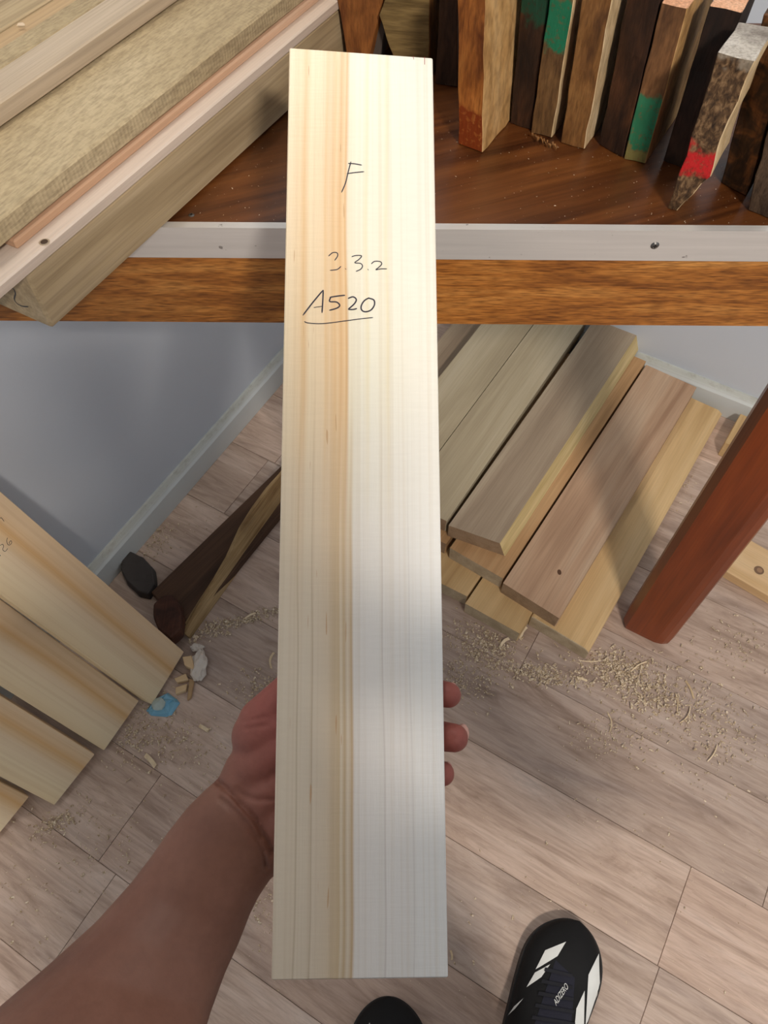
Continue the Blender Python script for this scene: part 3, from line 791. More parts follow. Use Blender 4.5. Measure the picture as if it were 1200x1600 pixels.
# thin growth lines
c = k.mix(0.22, c, k.ramp(k.noise(k.coord((330, 1.2, 330), rnd=False), 1, 1), [(0.34, (0.78, 0.68, 0.55, 1)), (0.5, (1.02, 1.02, 1.02, 1))]), 'MULTIPLY')
# short resin dashes, left third
dash = k.ramp(k.noise(k.coord((420, 34, 1), rnd=False), 1, 1), [(0.725, BLK), (0.75, WHT)])
c = k.mix(k.math('MULTIPLY', dash, k.math('MULTIPLY', k.band(u_, 0.04, 0.42, 0.05), 0.55)), c, S(190, 138, 88))
# saw marks across
w = k.n('ShaderNodeTexWave', wave_type='BANDS', bands_direction='Y'); k.l(k.coord((1, 1, 1), (0, 0, 0.05), rnd=False), w.inputs[0])
w.inputs['Scale'].default_value = 62; w.inputs['Distortion'].default_value = 1.2; w.inputs['Detail'].default_value = 2; w.inputs['Detail Scale'].default_value = 4
fx = k.noise(k.coord((900, 60, 900), rnd=False), 1, 2)
c = k.mix(0.12, c, k.ramp(k.noise(k.coord((70, 480, 70), rnd=False), 1, 2), [(0.3, (0.84, 0.84, 0.84, 1)), (0.65, (1.05, 1.05, 1.05, 1))]), 'MULTIPLY')
c = k.mix(1.0, c, (0.90, 0.895, 0.88, 1), 'MULTIPLY')
k.bump(k.math('MULTIPLY_ADD', k.noise(k.coord((40, 520, 40), rnd=False), 1, 2), 0.8, fx), 0.30, 0.0003)
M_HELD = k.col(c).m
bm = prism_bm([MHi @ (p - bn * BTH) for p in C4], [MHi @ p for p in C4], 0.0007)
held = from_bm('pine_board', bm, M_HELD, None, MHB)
tag(held, 'long pale pine board held upright in the hand, marked F, 3.3.2 and A520', 'board')
tr = lambda u, v: b_(430 + 0.225 * u, 220 + 0.225 * v)
chars([[[(526, 145), (505, 225), (488, 295), (460, 360)], [(506, 158), (550, 160), (602, 170)], [(498, 229), (555, 221), (618, 215)]]], tr, cb_, bn, 0.00075, INK, held)
chars([[[(370, 802), (398, 778), (428, 778), (434, 800), (412, 832)]], [[(457, 872), (430, 894), (380, 900)]], [[(485, 887), (493, 894)]],
       [[(530, 806), (562, 797), (600, 800), (580, 826), (552, 847), (592, 852), (606, 870), (594, 892), (560, 908)]], [[(641, 891), (649, 898)]],
       [[(667, 856), (690, 838), (730, 840), (739, 858), (716, 882), (699, 896), (735, 890), (777, 890)]]], tr, cb_, bn, 0.00065, INK, held)
chars([[[(192, 1213), (262, 1122), (334, 1036)], [(334, 1036), (330, 1120), (325, 1196)], [(268, 1158), (326, 1150)]], [[(378, 1088), (430, 1079), (486, 1073)],
       [(386, 1088), (378, 1116), (425, 1120), (448, 1142), (430, 1162), (375, 1178)]], [[(505, 1096), (540, 1084), (563, 1102), (550, 1132), (506, 1171)], [(506, 1171), (540, 1172), (568, 1165)]],
       [[(655, 1090), (620, 1110), (598, 1145), (601, 1176), (628, 1188), (666, 1175), (689, 1140), (685, 1106), (650, 1094)]]], tr, cb_, bn, 0.0009, INK, held)
strokes('underline', [[(202, 1255), (232, 1266), (330, 1270), (480, 1252), (600, 1236), (680, 1228)]], tr, cb_, bn, 0.0006, INK, held)
RED = plain('red_pencil', S(150, 34, 30), 0.6)
for rl in ([(645.5, 88), (646.5, 93)], [(663.5, 89), (663.5, 101)]): strokes('red_mark', [rl], lambda u, v: b_(u, v), cb_, bn, 0.0006, RED, held)

# ------------------------------------------------------------------ person: arm and hand holding the board, shoes
person = empty('person', T((0.1, -0.1, 0)))
tag(person, 'person holding the pine board with the bare left hand, in black shoes with white stripes', 'person')


def bdepth(px, py): return (b_(px, py) - EYE).dot(ray(600, 800))     # depth of the board plane along the view axis


def hp(px, py, off):          # point behind the board plane by off
    r = ray(px, py); p0 = cb_ - bn * off
    return EYE + r * ((p0 - EYE).dot(bn) / r.dot(bn))


hbm = bmesh.new()


def sphere_at(p, r):
    bmesh.ops.create_icosphere(hbm, subdivisions=3, radius=r, matrix=T(p))


def cone_between(p0, r0, p1, r1, seg=20):
    d = p1 - p0; L = d.length
    if L < 1e-5: return
    q = d.to_track_quat('Z', 'Y').to_matrix().to_4x4()
    bmesh.ops.create_cone(hbm, cap_ends=True, segments=seg, radius1=r0, radius2=r1, depth=L, matrix=T((p0 + p1) / 2) @ q)


def chain(pts):
    for p, r in pts: sphere_at(p, r)
    for (p0, r0), (p1, r1) in zip(pts, pts[1:]): cone_between(p0, r0, p1, r1)


# fingers: (px, py, radius, extra gap behind the board)
F_ = 0.0125
def fg(l): return [(hp(x, y, F_ + r + g), r) for x, y, r, g in l]
chain(fg([(470, 1165, .013, .006), (560, 1103, .0115, .004), (630, 1078, .0095, .006), (672, 1080, .0085, .004), (701, 1086, .0078, .0)]))
chain(fg([(470, 1195, .013, .008), (572, 1158, .0115, .004), (645, 1146, .0098, .008), (688, 1150, .009, .004), (710, 1153, .0085, .0)]))
chain(fg([(465, 1225, .013, .008), (570, 1206, .011, .004), (632, 1206, .0092, .008), (668, 1208, .0085, .004), (691, 1209, .0075, .0)]))
chain(fg([(455, 1260, .012, .006), (548, 1252, .0100, .004), (600, 1258, .0082, .006), (632, 1258, .0074, .004), (652, 1254, .0068, .0)]))
# thumb, up behind the board
chain(fg([(398, 1205, .0155, .010), (410, 1128, .0150, .006), (452, 1080, .0115, .004), (497, 1030, .0108, .003), (530, 985, .0098, .001)]))
# palm body
chain(fg([(408, 1240, .019, .006), (470, 1215, .016, .006), (545, 1190, .0130, .006)]))
chain(fg([(430, 1285, .017, .006), (490, 1258, .0135, .006), (540, 1235, .0115, .005)]))
chain(fg([(402, 1200, .018, .006), (450, 1160, .0160, .004), (548, 1118, .0120, .006)]))
chain(fg([(405, 1150, .017, .006), (440, 1130, .014, .004)]))
# forearm as a loft following its outline: (upper px, lower px, depth offset along view)
out = [((343, 1214), (448, 1342)), ((318, 1236), (440, 1362)), ((292, 1262), (424, 1372)), ((262, 1300), (405, 1400)), ((236, 1338), (391, 1428)), ((204, 1380), (374, 1472)), ((150, 1440), (352, 1520)), ((75, 1508), (330, 1580)),
       ((0, 1572), (312, 1640)), ((-80, 1640), (270, 1730)), ((-110, 1735), (160, 1825)), ((-110, 1850), (80, 1905))]
rows = []
for i, (a, b) in enumerate(out):
    d0 = bdepth(430, 1290) + 0.036
    dd = d0 - (0.0, 0.001, 0.003, 0.006, 0.010, 0.015, 0.026, 0.042, 0.062, 0.085, 0.105, 0.120)[i]
    A_, B_ = dp(a[0], a[1], dd), dp(b[0], b[1], dd)
    c0 = (A_ + B_) / 2; wv = (A_ - B_) / 2; dv = ray((a[0] + b[0]) / 2, (a[1] + b[1]) / 2).normalized() * wv.length * (0.66 + 0.02 * i)
    ring = []
    for j in range(28):
        t = 2 * math.pi * j / 28
        ring.append(hbm.verts.new(c0 + wv * math.cos(t) + dv * math.sin(t)))
    rows.append(ring)
for i in range(len(rows) - 1):
    for j in range(28): hbm.faces.new((rows[i][j], rows[i][(j + 1) % 28], rows[i + 1][(j + 1) % 28], rows[i + 1][j]))
hbm.faces.new(rows[0][::-1]); hbm.faces.new(rows[-1])
elbow = sum((v.co for v in rows[-1]), Vector()) / 28
# wrist bridge
chain([(dp(390, 1285, bdepth(430, 1290) + 0.036), .0195), (hp(420, 1240, F_ + .024), .0195)])
chain([(dp(415, 1312, bdepth(430, 1290) + 0.036), .0165), (hp(440, 1280, F_ + .022), .017)])
chain([(dp(368, 1252, bdepth(430, 1290) + 0.034), .0150), (hp(388, 1205, F_ + .024), .0150)])
# elbow and the start of the upper arm, out of view
SHL = Vector((-0.15, -0.29, 1.09))
ua = (SHL - elbow).normalized()
chain([(elbow, 0.040), (elbow + ua * 0.13, 0.043)])

me = bpy.data.meshes.new('tmp'); bmesh.ops.recalc_face_normals(hbm, faces=hbm.faces[:]); hbm.to_mesh(me); hbm.free()
tmp = bpy.data.objects.new('tmp', me); COL.objects.link(tmp)
rm = tmp.modifiers.new('r', 'REMESH'); rm.mode = 'VOXEL'; rm.voxel_size = 0.0014
sm = tmp.modifiers.new('s', 'SMOOTH'); sm.factor = 0.5; sm.iterations = 11
dg = bpy.context.evaluated_depsgraph_get(); ev = tmp.evaluated_get(dg)
hm = bpy.data.meshes.new_from_object(ev); bpy.data.objects.remove(tmp)
N = len(hm.vertices); co = np.empty(N * 3); hm.vertices.foreach_get('co', co); co = co.reshape(-1, 3)
nr = np.empty(N * 3); hm.vertices.foreach_get('normal', nr); nr = nr.reshape(-1, 3)
# projected position of each vertex, to lay the wrist creases in as real grooves on the camera side
R3 = np.array([[1, 0, 0], [0, math.sin(PITCH), math.cos(PITCH)], [0, math.cos(PITCH), -math.sin(PITCH)]])
vc = (co - np.array([0, 0, CAMZ])) @ R3.T
px = 600 + FPX * vc[:, 0] / vc[:, 2]; py = 800 - FPX * vc[:, 1] / vc[:, 2]
facing = ((np.array([0, 0, CAMZ]) - co) * nr).sum(1) > 0
cs_ = lambda l: [(300 + x * 0.2439, 1030 + y * 0.2439) for x, y in l]
creases = [(cs_([(160, 780), (250, 860), (330, 940), (410, 1040), (460, 1140), (520, 1250)]), 0.0034, 4.6), (cs_([(185, 895), (280, 980), (370, 1080), (430, 1170), (465, 1270), (475, 1340)]), 0.0020, 4.0),
           (cs_([(285, 835), (340, 880), (420, 905), (520, 900)]), 0.0010, 4.5), (cs_([(330, 400), (400, 385), (470, 370)]), 0.0006, 3.0), (cs_([(335, 445), (420, 430), (480, 425)]), 0.0005, 2.6)]
disp = np.zeros(N)
for ln, amp, sig in creases:
    best = np.full(N, 1e9)
    for (x0, y0), (x1, y1) in zip(ln, ln[1:]):
        dx, dy = x1 - x0, y1 - y0; t = np.clip(((px - x0) * dx + (py - y0) * dy) / (dx * dx + dy * dy), 0, 1)
        best = np.minimum(best, np.hypot(px - x0 - t * dx, py - y0 - t * dy))
    disp += amp * np.exp(-(best / sig) ** 2)
co2 = co - nr * (disp * facing)[:, None]
# keep the hand just behind the board's underside wherever it is under it
dist = (co2 - np.array(cb_ - bn * (BTH + 0.0006))) @ np.array(bn)
lx0 = (co2 - np.array(C4[0])) @ np.array(bu)
under = (lx0 > -0.004) & (lx0 < BW + 0.004) & (dist > 0) & (((co2 - np.array(C4[0])) @ np.array(bv)) > -0.02)
co2[under] -= np.array(bn)[None, :] * dist[under][:, None]
hm.vertices.foreach_set('co', co2.reshape(-1)); hm.update(); hm.shade_smooth()
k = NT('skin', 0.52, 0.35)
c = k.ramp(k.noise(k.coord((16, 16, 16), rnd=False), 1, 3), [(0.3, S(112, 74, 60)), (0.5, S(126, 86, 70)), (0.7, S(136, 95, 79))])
# palms are pinker than forearms
zf = NT.xyz(k, k.coord(rnd=False))
palm = k.n('ShaderNodeAttribute'); palm.attribute_name = 'palm'
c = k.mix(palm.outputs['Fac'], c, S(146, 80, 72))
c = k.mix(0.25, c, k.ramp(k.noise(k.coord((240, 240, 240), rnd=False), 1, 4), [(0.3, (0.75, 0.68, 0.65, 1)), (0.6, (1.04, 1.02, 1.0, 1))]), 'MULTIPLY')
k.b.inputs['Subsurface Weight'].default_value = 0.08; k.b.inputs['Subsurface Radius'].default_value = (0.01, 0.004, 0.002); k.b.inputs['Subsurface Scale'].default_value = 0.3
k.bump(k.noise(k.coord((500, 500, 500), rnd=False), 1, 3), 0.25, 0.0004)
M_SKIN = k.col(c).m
att = hm.attributes.new('palm', 'FLOAT', 'POINT')
wd = np.array(hp(408, 1262, 0.03)); ax = np.array((hp(560, 1150, 0.03) - hp(408, 1262, 0.03)).normalized())
s_ = ((co2 - wd) @ ax); att.data.foreach_set('value', np.clip((s_ + 0.015) / 0.05, 0, 1) * 0.9)
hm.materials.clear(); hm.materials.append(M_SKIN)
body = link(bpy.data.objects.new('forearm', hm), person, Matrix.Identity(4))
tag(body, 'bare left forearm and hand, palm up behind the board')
# fingernail edges at the three visible fingertips
M_NAIL = plain('nail', S(206, 160, 146), 0.35)
for x, y, r in ((711, 1080, .0060), (727, 1146, .0066), (703, 1203, .0056)):
    c0 = hp(x - 4, y, F_ + .0215)
    bm = bmesh.new(); bmesh.ops.create_uvsphere(bm, u_segments=12, v_segments=8, radius=r)
    for v in bm.verts: v.co = Vector((v.co.x * 0.6, v.co.y * 0.9, v.co.z * 0.35))
    from_bm('fingernail', bm, M_NAIL, person, frame(c0, bu, bv), smooth=True)
# rest of the figure, bending over the phone: outside the picture, but it shades the arm and the board
def remeshed(name, chains, extra, voxel, mat, iters=6):
    global hbm
    hbm = bmesh.new()
    for c_ in chains: chain([(Vector(p), r) for p, r in c_])
    for p, r, sc in extra:
        g_ = bmesh.ops.create_icosphere(hbm, subdivisions=3, radius=r, matrix=T(p) @ Matrix.Diagonal((sc[0], sc[1], sc[2], 1)))
    me_ = bpy.data.meshes.new('tmp'); bmesh.ops.recalc_face_normals(hbm, faces=hbm.faces[:]); hbm.to_mesh(me_); hbm.free()
    t_ = bpy.data.objects.new('tmp', me_); COL.objects.link(t_)
    r_ = t_.modifiers.new('r', 'REMESH'); r_.mode = 'VOXEL'; r_.voxel_size = voxel
    s_ = t_.modifiers.new('s', 'SMOOTH'); s_.factor = 0.5; s_.iterations = iters
    m_ = bpy.data.meshes.new_from_object(t_.evaluated_get(bpy.context.evaluated_depsgraph_get())); bpy.data.objects.remove(t_)
    m_.materials.clear(); m_.materials.append(mat); m_.shade_smooth()
    return link(bpy.data.objects.new(name, m_), person, Matrix.Identity(4))


SHR = (0.33, -0.29, 1.11); NK = (0.12, -0.29, 1.16); HD = (0.13, -0.235, 1.33); PV = (0.08, -0.47, 0.80)
EBR = (0.40, -0.24, 0.83); WRR = (0.19, -0.11, 1.03)
legs = [[((0.13, -0.46, 0.79), .085), ((0.16, -0.19, 0.47), .058), ((0.155, -0.17, 0.28), .054), ((0.148, -0.16, 0.09), .038)],
        [((0.03, -0.46, 0.79), .085), ((-0.01, -0.23, 0.47), .058), ((-0.005, -0.24, 0.28), .054), ((-0.005, -0.23, 0.09), .038)]]
torso = [[(PV, .105), ((0.06, -0.41, 0.95), .105), ((0.09, -0.35, 1.08), .100)], [(SHL, .055), ((-0.02, -0.33, 1.12), .092), ((0.21, -0.33, 1.13), .095), (SHR, .055)]]
larm = [[(SHL, .052), (elbow + ua * 0.06, .043)]]
rarm = [[(SHR, .052), (EBR, .043)], [(EBR, .042), ((0.34, -0.19, .90), .042), (WRR, .027)]]
rh = [[(WRR, .027), ((0.16, -0.09, 1.08), .026)]]
for q_, (dx_, L_) in enumerate(((.000, .070), (.006, .078), (.012, .072), (.018, .058))):
    b0 = Vector((0.135 + q_ * .012, -0.08 - .004 * q_, 1.11 - q_ * .014)); rh.append([(b0, .010), (b0 + Vector((-.03, .0, .02)), .009), (b0 + Vector((-.045, -.012, .0)), .008)])
rh.append([((0.17, -0.105, 1.09), .013), ((0.15, -0.12, 1.13), .011), ((0.125, -0.125, 1.15), .010)])
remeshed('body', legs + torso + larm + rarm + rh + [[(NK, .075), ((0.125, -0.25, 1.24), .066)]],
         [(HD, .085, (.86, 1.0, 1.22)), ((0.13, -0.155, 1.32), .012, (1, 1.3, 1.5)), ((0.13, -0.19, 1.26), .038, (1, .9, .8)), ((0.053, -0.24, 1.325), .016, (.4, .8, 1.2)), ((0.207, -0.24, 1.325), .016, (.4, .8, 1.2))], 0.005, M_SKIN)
M_SHIRT = plain('dark_cloth', S(40, 40, 46), 0.9)
remeshed('shirt', [[(PV, .118), ((0.06, -0.41, 0.95), .120), ((0.09, -0.35, 1.08), .114)], [(SHL, .066), ((-0.02, -0.33, 1.12), .103), ((0.21, -0.33, 1.13), .106), (SHR, .066)],
                   [(SHL, .066), (SHL - ua * 0.13, .060)], [(SHR, .066), (Vector(SHR) * 0.5 + Vector(EBR) * 0.5, .060)]], [], 0.008, M_SHIRT)
remeshed('trousers', [[(p, r + .013) for p, r in l_] for l_ in legs] + [[((0.13, -0.47, 0.80), .105), ((0.03, -0.47, 0.80), .105)]], [], 0.008, plain('black_trousers', S(26, 26, 30), 0.9))
M_HAIR = plain('dark_hair', S(36, 28, 24), 0.8)
remeshed('hair', [], [((0.13, -0.258, 1.36), .088, (.93, 1.0, 1.12))], 0.006, M_HAIR)
for ex in (0.10, 0.16):
    bm = bmesh.new(); bmesh.ops.create_uvsphere(bm, u_segments=12, v_segments=8, radius=.011)
    from_bm('eye', bm, plain('eye_white', S(220, 216, 210), 0.3), person, T((ex, -0.162, 1.338)), smooth=True)
bm = bmesh.new(); bmesh.ops.create_uvsphere(bm, u_segments=14, v_segments=8, radius=.022)
for v in bm.verts: v.co = Vector((v.co.x, v.co.y * 0.4, v.co.z * 0.25))
from_bm('lips', bm, plain('lips', S(150, 80, 76), 0.5), person, T((0.13, -0.158, 1.275)), smooth=True)

# shoes
M_BLACK = NT('black_mesh_fabric', 0.75, 0.3)
M_BLACK.bump(M_BLACK.noise(M_BLACK.coord((600, 600, 600), rnd=False), 1, 2), 0.3, 0.0003)
M_BLACK = M_BLACK.col(S(17, 17, 18)).m
M_NAVY = plain('navy_tongue', S(22, 23, 38), 0.85)
M_STR = plain('white_stripe', S(226, 228, 224), 0.5)
M_SOLE = plain('black_sole', S(24, 24, 25), 0.6)
SL = 0.285


def shoe_geo(bend=1.0):
    """upper outline in local coords: y forward (toe at SL), x right; returns half widths, centre line, height"""
    def prof(s):          # s 0 heel..1 toe
        w = 0.5 * (0.066 + 0.037 * math.sin(min(1, max(0, (s - 0.1) / 0.9)) ** 1.3 * math.pi * 0.62))
        cap = 1.0
        if s > 0.74: cap = max(0, 1 - ((s - 0.74) / 0.26) ** 2.3) ** 0.56
        if s < 0.12: cap = math.sqrt(max(0, 1 - ((0.12 - s) / 0.12) ** 2.2))
        h = 0.098 - 0.062 * min(1, max(0, (s - 0.28) / 0.45)) ** 0.8
        if s > 0.80: h *= (1 - 0.65 * ((s - 0.80) / 0.20) ** 2)
        return w * cap, h
    return prof


def build_shoe(M, mirror=1):
    prof = shoe_geo()
    bm = bmesh.new(); rows = []
    NS, NA = 48, 24
    for i in range(NS + 1):
        s = i / NS; s = 0.5 - 0.5 * math.cos(s * math.pi)
        w, h = prof(s); w = max(w, 0.0006); cx = mirror * (-0.006 * math.sin(s * math.pi) - 0.012 * max(0, s - 0.55) ** 1.0)
        row = []
        for j in range(NA + 1):
            a = math.pi * j / NA
            x = cx + w * (abs(math.cos(a)) ** 0.9) * (1 if math.cos(a) >= 0 else -1)
            z = 0.017 + h * 0.80 * (math.sin(a) ** 0.85)
            row.append(bm.verts.new((x, s * SL, z)))
        rows.append(row)
    for i in range(NS):
        for j in range(NA): bm.faces.new((rows[i][j], rows[i][j + 1], rows[i + 1][j + 1], rows[i + 1][j]))
    for i in range(NS): bm.faces.new((rows[i][0], rows[i + 1][0], rows[i + 1][NA], rows[i][NA]))
    bmesh.ops.remove_doubles(bm, verts=bm.verts[:], dist=0.0001)
    root = from_bm('shoe', bm, M_BLACK, person, M, smooth=True)
    bm = bmesh.new(); lo, hi = [], []
    for i in range(NS + 1):
        s = i / NS; s = 0.5 - 0.5 * math.cos(s * math.pi); w, h = prof(s); cx = mirror * (-0.006 * math.sin(s * math.pi) - 0.012 * max(0, s - 0.55))
        lo.append((cx, s, w + 0.0025))
    pts = [(cx + w, s * SL) for cx, s, w in lo] + [(cx - w, s * SL) for cx, s, w in reversed(lo)]
    from_bm('sole', prism_bm([Vector((x, y, 0.0005)) for x, y in pts], [Vector((x * 0.99, y, 0.0185)) for x, y in pts], 0), M_SOLE, root, M)
    return root


def shoe_patch(name, root, M, polys, mat, off=0.0008, grid=7):
    """thin pieces lying on the upper: quads given in photo points, laid onto the surface"""
    me = root.data
    vs = [M @ v.co for v in me.vertices]; bv_ = BVHTree.FromPolygons(vs, [tuple(p.vertices) for p in me.polygons])
    V, Fc = [], []
    for q in polys:
        base = len(V)
        for i in range(grid):
            for j in range(grid):
                a, b = i / (grid - 1), j / (grid - 1)
                x = (q[0][0] * (1 - a) + q[1][0] * a) * (1 - b) + (q[3][0] * (1 - a) + q[2][0] * a) * b
                y = (q[0][1] * (1 - a) + q[1][1] * a) * (1 - b) + (q[3][1] * (1 - a) + q[2][1] * a) * b
                h = bv_.ray_cast(EYE, ray(x, y).normalized())
                if h[0] is None: h = bv_.find_nearest(at(x, y, 0.03))
                nn = h[1] if h[1].dot(EYE - h[0]) > 0 else -h[1]
                V.append(h[0] + nn * off)
        for i in range(grid - 1):
            for j in range(grid - 1): Fc.append((base + i * grid + j, base + (i + 1) * grid + j, base + (i + 1) * grid + j + 1, base + i * grid + j + 1))
    return mesh(name, V, Fc, mat, root, M, world_verts=True, smooth=True), bv_


hd = math.radians(27)
toe = at(910, 1443, 0.02)
MR = T(Vector((toe.x, toe.y, 0)) - Vector((math.sin(hd), math.cos(hd), 0)) * SL) @ Matrix.Rotation(-hd, 4, 'Z')
rs = build_shoe(MR)
tag(rs, 'right black shoe pointing away and to the right')
cv = lambda l: [(740 + x * 0.2, 1400 + y * 0.2) for x, y in l]
stripes = [cv([(975, 450), (985, 790), (870, 1010), (895, 615)]), cv([(865, 738), (858, 1020), (786, 1020), (800, 880)]), cv([(722, 358), (655, 470), (485, 575), (560, 425)]),
           cv([(598, 533), (530, 635), (415, 715), (480, 600)]), cv([(392, 800), (330, 880), (272, 935), (320, 865)])]
bvh = None
for q in stripes:
    o, bvh = shoe_patch('stripe', rs, MR, [q], M_STR)
# tongue patch and lettering
shoe_patch('tongue', rs, MR, [cv([(640, 500), (790, 640), (760, 1020), (470, 1020)])], M_NAVY, 0.0006)
M_LACE = plain('black_lace', S(16, 17, 26), 0.8)
for q in range(5):
    y0 = 560 + q * 95
    ln = [(540 - q * 30 + 0, y0 + 20), (640, y0 + 60), (740 + q * 6, y0 + 40)]
    o, _ = shoe_patch('lace', rs, MR, [cv([(560 - q * 24, y0), (770 + q * 4, y0 + 50), (764 + q * 4, y0 + 76), (552 - q * 24, y0 + 30)])], M_LACE, 0.0022)
tb = bpy.data.curves.new('tmp_text', 'FONT'); tb.body = 'ADIZERO'; tb.size = 1.0
to = bpy.data.objects.new('tmp_text', tb); COL.objects.link(to); dg = bpy.context.evaluated_depsgraph_get()
tm = bpy.data.meshes.new_from_object(to.evaluated_get(dg)); bpy.data.objects.remove(to)
xs_ = [v.co.x for v in tm.vertices]; W_ = max(xs_); H_ = max(v.co.y for v in tm.vertices)
tv = []
P0, P1_, up2 = Vector((640, 865)), Vector((735, 720)), Vector((-22, -42))
for v in tm.vertices:
    a = v.co.x / W_; b = v.co.y / H_
    q = P0 + (P1_ - P0) * a + up2 * b
    X_, Y_ = 740 + q.x * 0.2, 1400 + q.y * 0.2
    h = bvh.ray_cast(EYE, ray(X_, Y_).normalized())
    tv.append(h[0] + (h[1] if h[1].dot(EYE - h[0]) > 0 else -h[1]) * 0.0030)
mesh('lettering', tv, [tuple(p.vertices) for p in tm.polygons], M_STR, rs, MR, world_verts=True)
toe2 = at(601, 1556, 0.02)
ML_ = T(Vector((toe2.x, toe2.y, 0)) - Vector((math.sin(0.03), math.cos(0.03), 0)) * SL) @ Matrix.Rotation(-0.03, 4, 'Z')
ls = build_shoe(ML_, -1)
tag(ls, 'left black shoe, only its toe showing')
shoe_patch('stripe', ls, ML_, [[(573, 1606), (578, 1598), (580, 1612), (574, 1625)]], M_STR)
# ------------------------------------------------------------------ litter on the floor
k = NT('sawdust', 0.8, 0.3)
M_SAW = k.col(k.ramp(k.noise(k.coord((420, 420, 420), rnd=False), 1, 1), [(0.35, S(160, 137, 108)), (0.5, S(198, 177, 146)), (0.65, S(232, 217, 194))])).m
M_SHAV = wood('shaving_wood', [S(206, 180, 140), S(226, 204, 168), S(236, 218, 188)], fine=0.2, rough=0.6)


_v, _f = [], []
for _o in list(COL.objects):
    if _o.type != 'MESH' or _o.name.startswith(('floor', 'wall', 'ceiling', 'sleeve', 'shirt', 'body')) or _o.name in ('tmp',): continue
    _w = [WM[_o.name] @ v.co for v in _o.data.vertices] if _o.name in WM else []
    if not _w or min(q.z for q in _w) > 0.06: continue
    b_0 = len(_v); _v += _w; _f += [tuple(b_0 + i for i in p_.vertices) for p_ in _o.data.polygons]
FLB = BVHTree.FromPolygons(_v, _f)


def near_board(p):
    h = FLB.find_nearest(p + Z(0.001), 0.0035)
    if h[0] is not None: return True
    h = FLB.ray_cast(p + Z(0.0001), Vector((0, 0, 1)), 0.12)
    return h[0] is not None


def inside(p): return (p - wl0).dot(wn_l) < -0.002 and (p - wr0).dot(FN) < -0.002


clusters = [  # centre px, spread px, count, size mm
    (385, 968, 60, 8, 420, 1.6, -0.28), (330, 985, 30, 10, 160, 2.0, -0.3), (245, 845, 32, 14, 260, 1.3, -0.8), (225, 1090, 40, 22, 180, 1.5, 0), (190, 1140, 50, 40, 420, 1.3, -0.5), (250, 1150, 60, 40, 380, 1.5, 0),
    (90, 1285, 30, 9, 260, 1.3, -0.6), (150, 1300, 90, 60, 260, 1.2, 0.4), (60, 1400, 90, 70, 160, 1.2, 0), (760, 1010, 50, 26, 800, 1.6, 0.3), (730, 1060, 40, 25, 420, 1.4, 0.3), (850, 1055, 60, 14, 620, 1.6, 0.15), (960, 1040, 60, 22, 800, 1.6, 0.2),
    (1000, 1075, 50, 22, 600, 1.8, 0.5), (1060, 1090, 70, 40, 450, 1.5, 0.3), (960, 1150, 70, 32, 450, 1.2, 0), (1120, 1140, 50, 40, 380, 1.3, 0.5), (1150, 1010, 60, 30, 280, 1.2, 0), (1100, 1200, 80, 60, 160, 1.1, 0.5), (410, 1075, 40, 22, 300, 1.4, 0), (380, 620, 60, 25, 120, 1.4, -0.8), (1000, 1300, 200, 120, 160, 1.0, 0.5),
    (340, 1200, 60, 50, 120, 1.3, 0), (800, 1400, 120, 80, 70, 1.1, 0), (420, 1430, 25, 60, 150, 1.2, 0), (1070, 730, 14, 60, 160, 1.3, 0), (350, 820, 70, 40, 60, 1.3, -.8), (300, 1250, 100, 90, 120, 1.1, 0)]
sv, sf = [], []


def flake(p, s, zmax=0.003):
    a = random.uniform(0, 6.283); l = s * random.uniform(0.6, 1.9); w = s * random.uniform(0.3, 0.8)
    d = Vector((math.cos(a), math.sin(a), random.uniform(-0.3, 0.3))) * l * 0.5; n = Vector((-math.sin(a), math.cos(a), random.uniform(-0.5, 0.5))) * w * 0.5
    c0 = p + Z(abs(d.z) + abs(n.z) + 0.0003 + random.random() ** 3 * zmax); b = len(sv); up_ = Z(s * random.uniform(0.05, 0.4))
    sv.extend([c0 - d - n, c0 - d + n, c0 + n + up_, c0 - n + up_, c0 + d + n * .7, c0 + d - n * .7]); sf.extend([(b, b + 1, b + 2, b + 3), (b + 3, b + 2, b + 4, b + 5)])


for cx, cy, sx, sy, n, mm, rot in clusters:
    for _ in range(int(n * 0.75)):
        g1_, g2_ = random.gauss(0, 0.62), random.gauss(0, 0.62)
        x = cx + g1_ * sx - g2_ * sy * rot; y = cy + g1_ * sx * rot + g2_ * sy
        p = at(x, y, 0.0)
        if inside(p) and not near_board(p): flake(p, mm * 0.0015 * random.choice((0.5, 0.7, 1.0, 1.0, 1.6, 2.2)))
for _ in range(2600):
    p = Vector((random.uniform(-0.65, 0.9), random.uniform(0.0, 1.1), 0))
    if inside(p) and not near_board(p): flake(p, 0.001 * random.uniform(0.4, 1.3), 0.0002)
sd = mesh('sawdust', sv, sf, M_SAW, None, None)
tag(sd, 'fine pale sawdust and crumbs scattered over the laminate floor', 'sawdust', kind='stuff')
# dust on the bench
sv2, sf2 = sv, sf; sv, sf = [], []
for _ in range(420):
    x = random.choice((random.uniform(700, 1195), random.gauss(870, 120), random.gauss(1120, 50), random.uniform(300, 445))); y = random.uniform(190, 352)
    p = at(x, y, TZ)
    if (p - eL).dot(EN) > 0.009: flake(p, 0.001 * random.uniform(0.25, 0.9), 0.0002)
tag(mesh('bench_dust', sv, sf, M_SAW), 'sawdust specks on the glossy red-brown bench top', 'sawdust', kind='stuff')


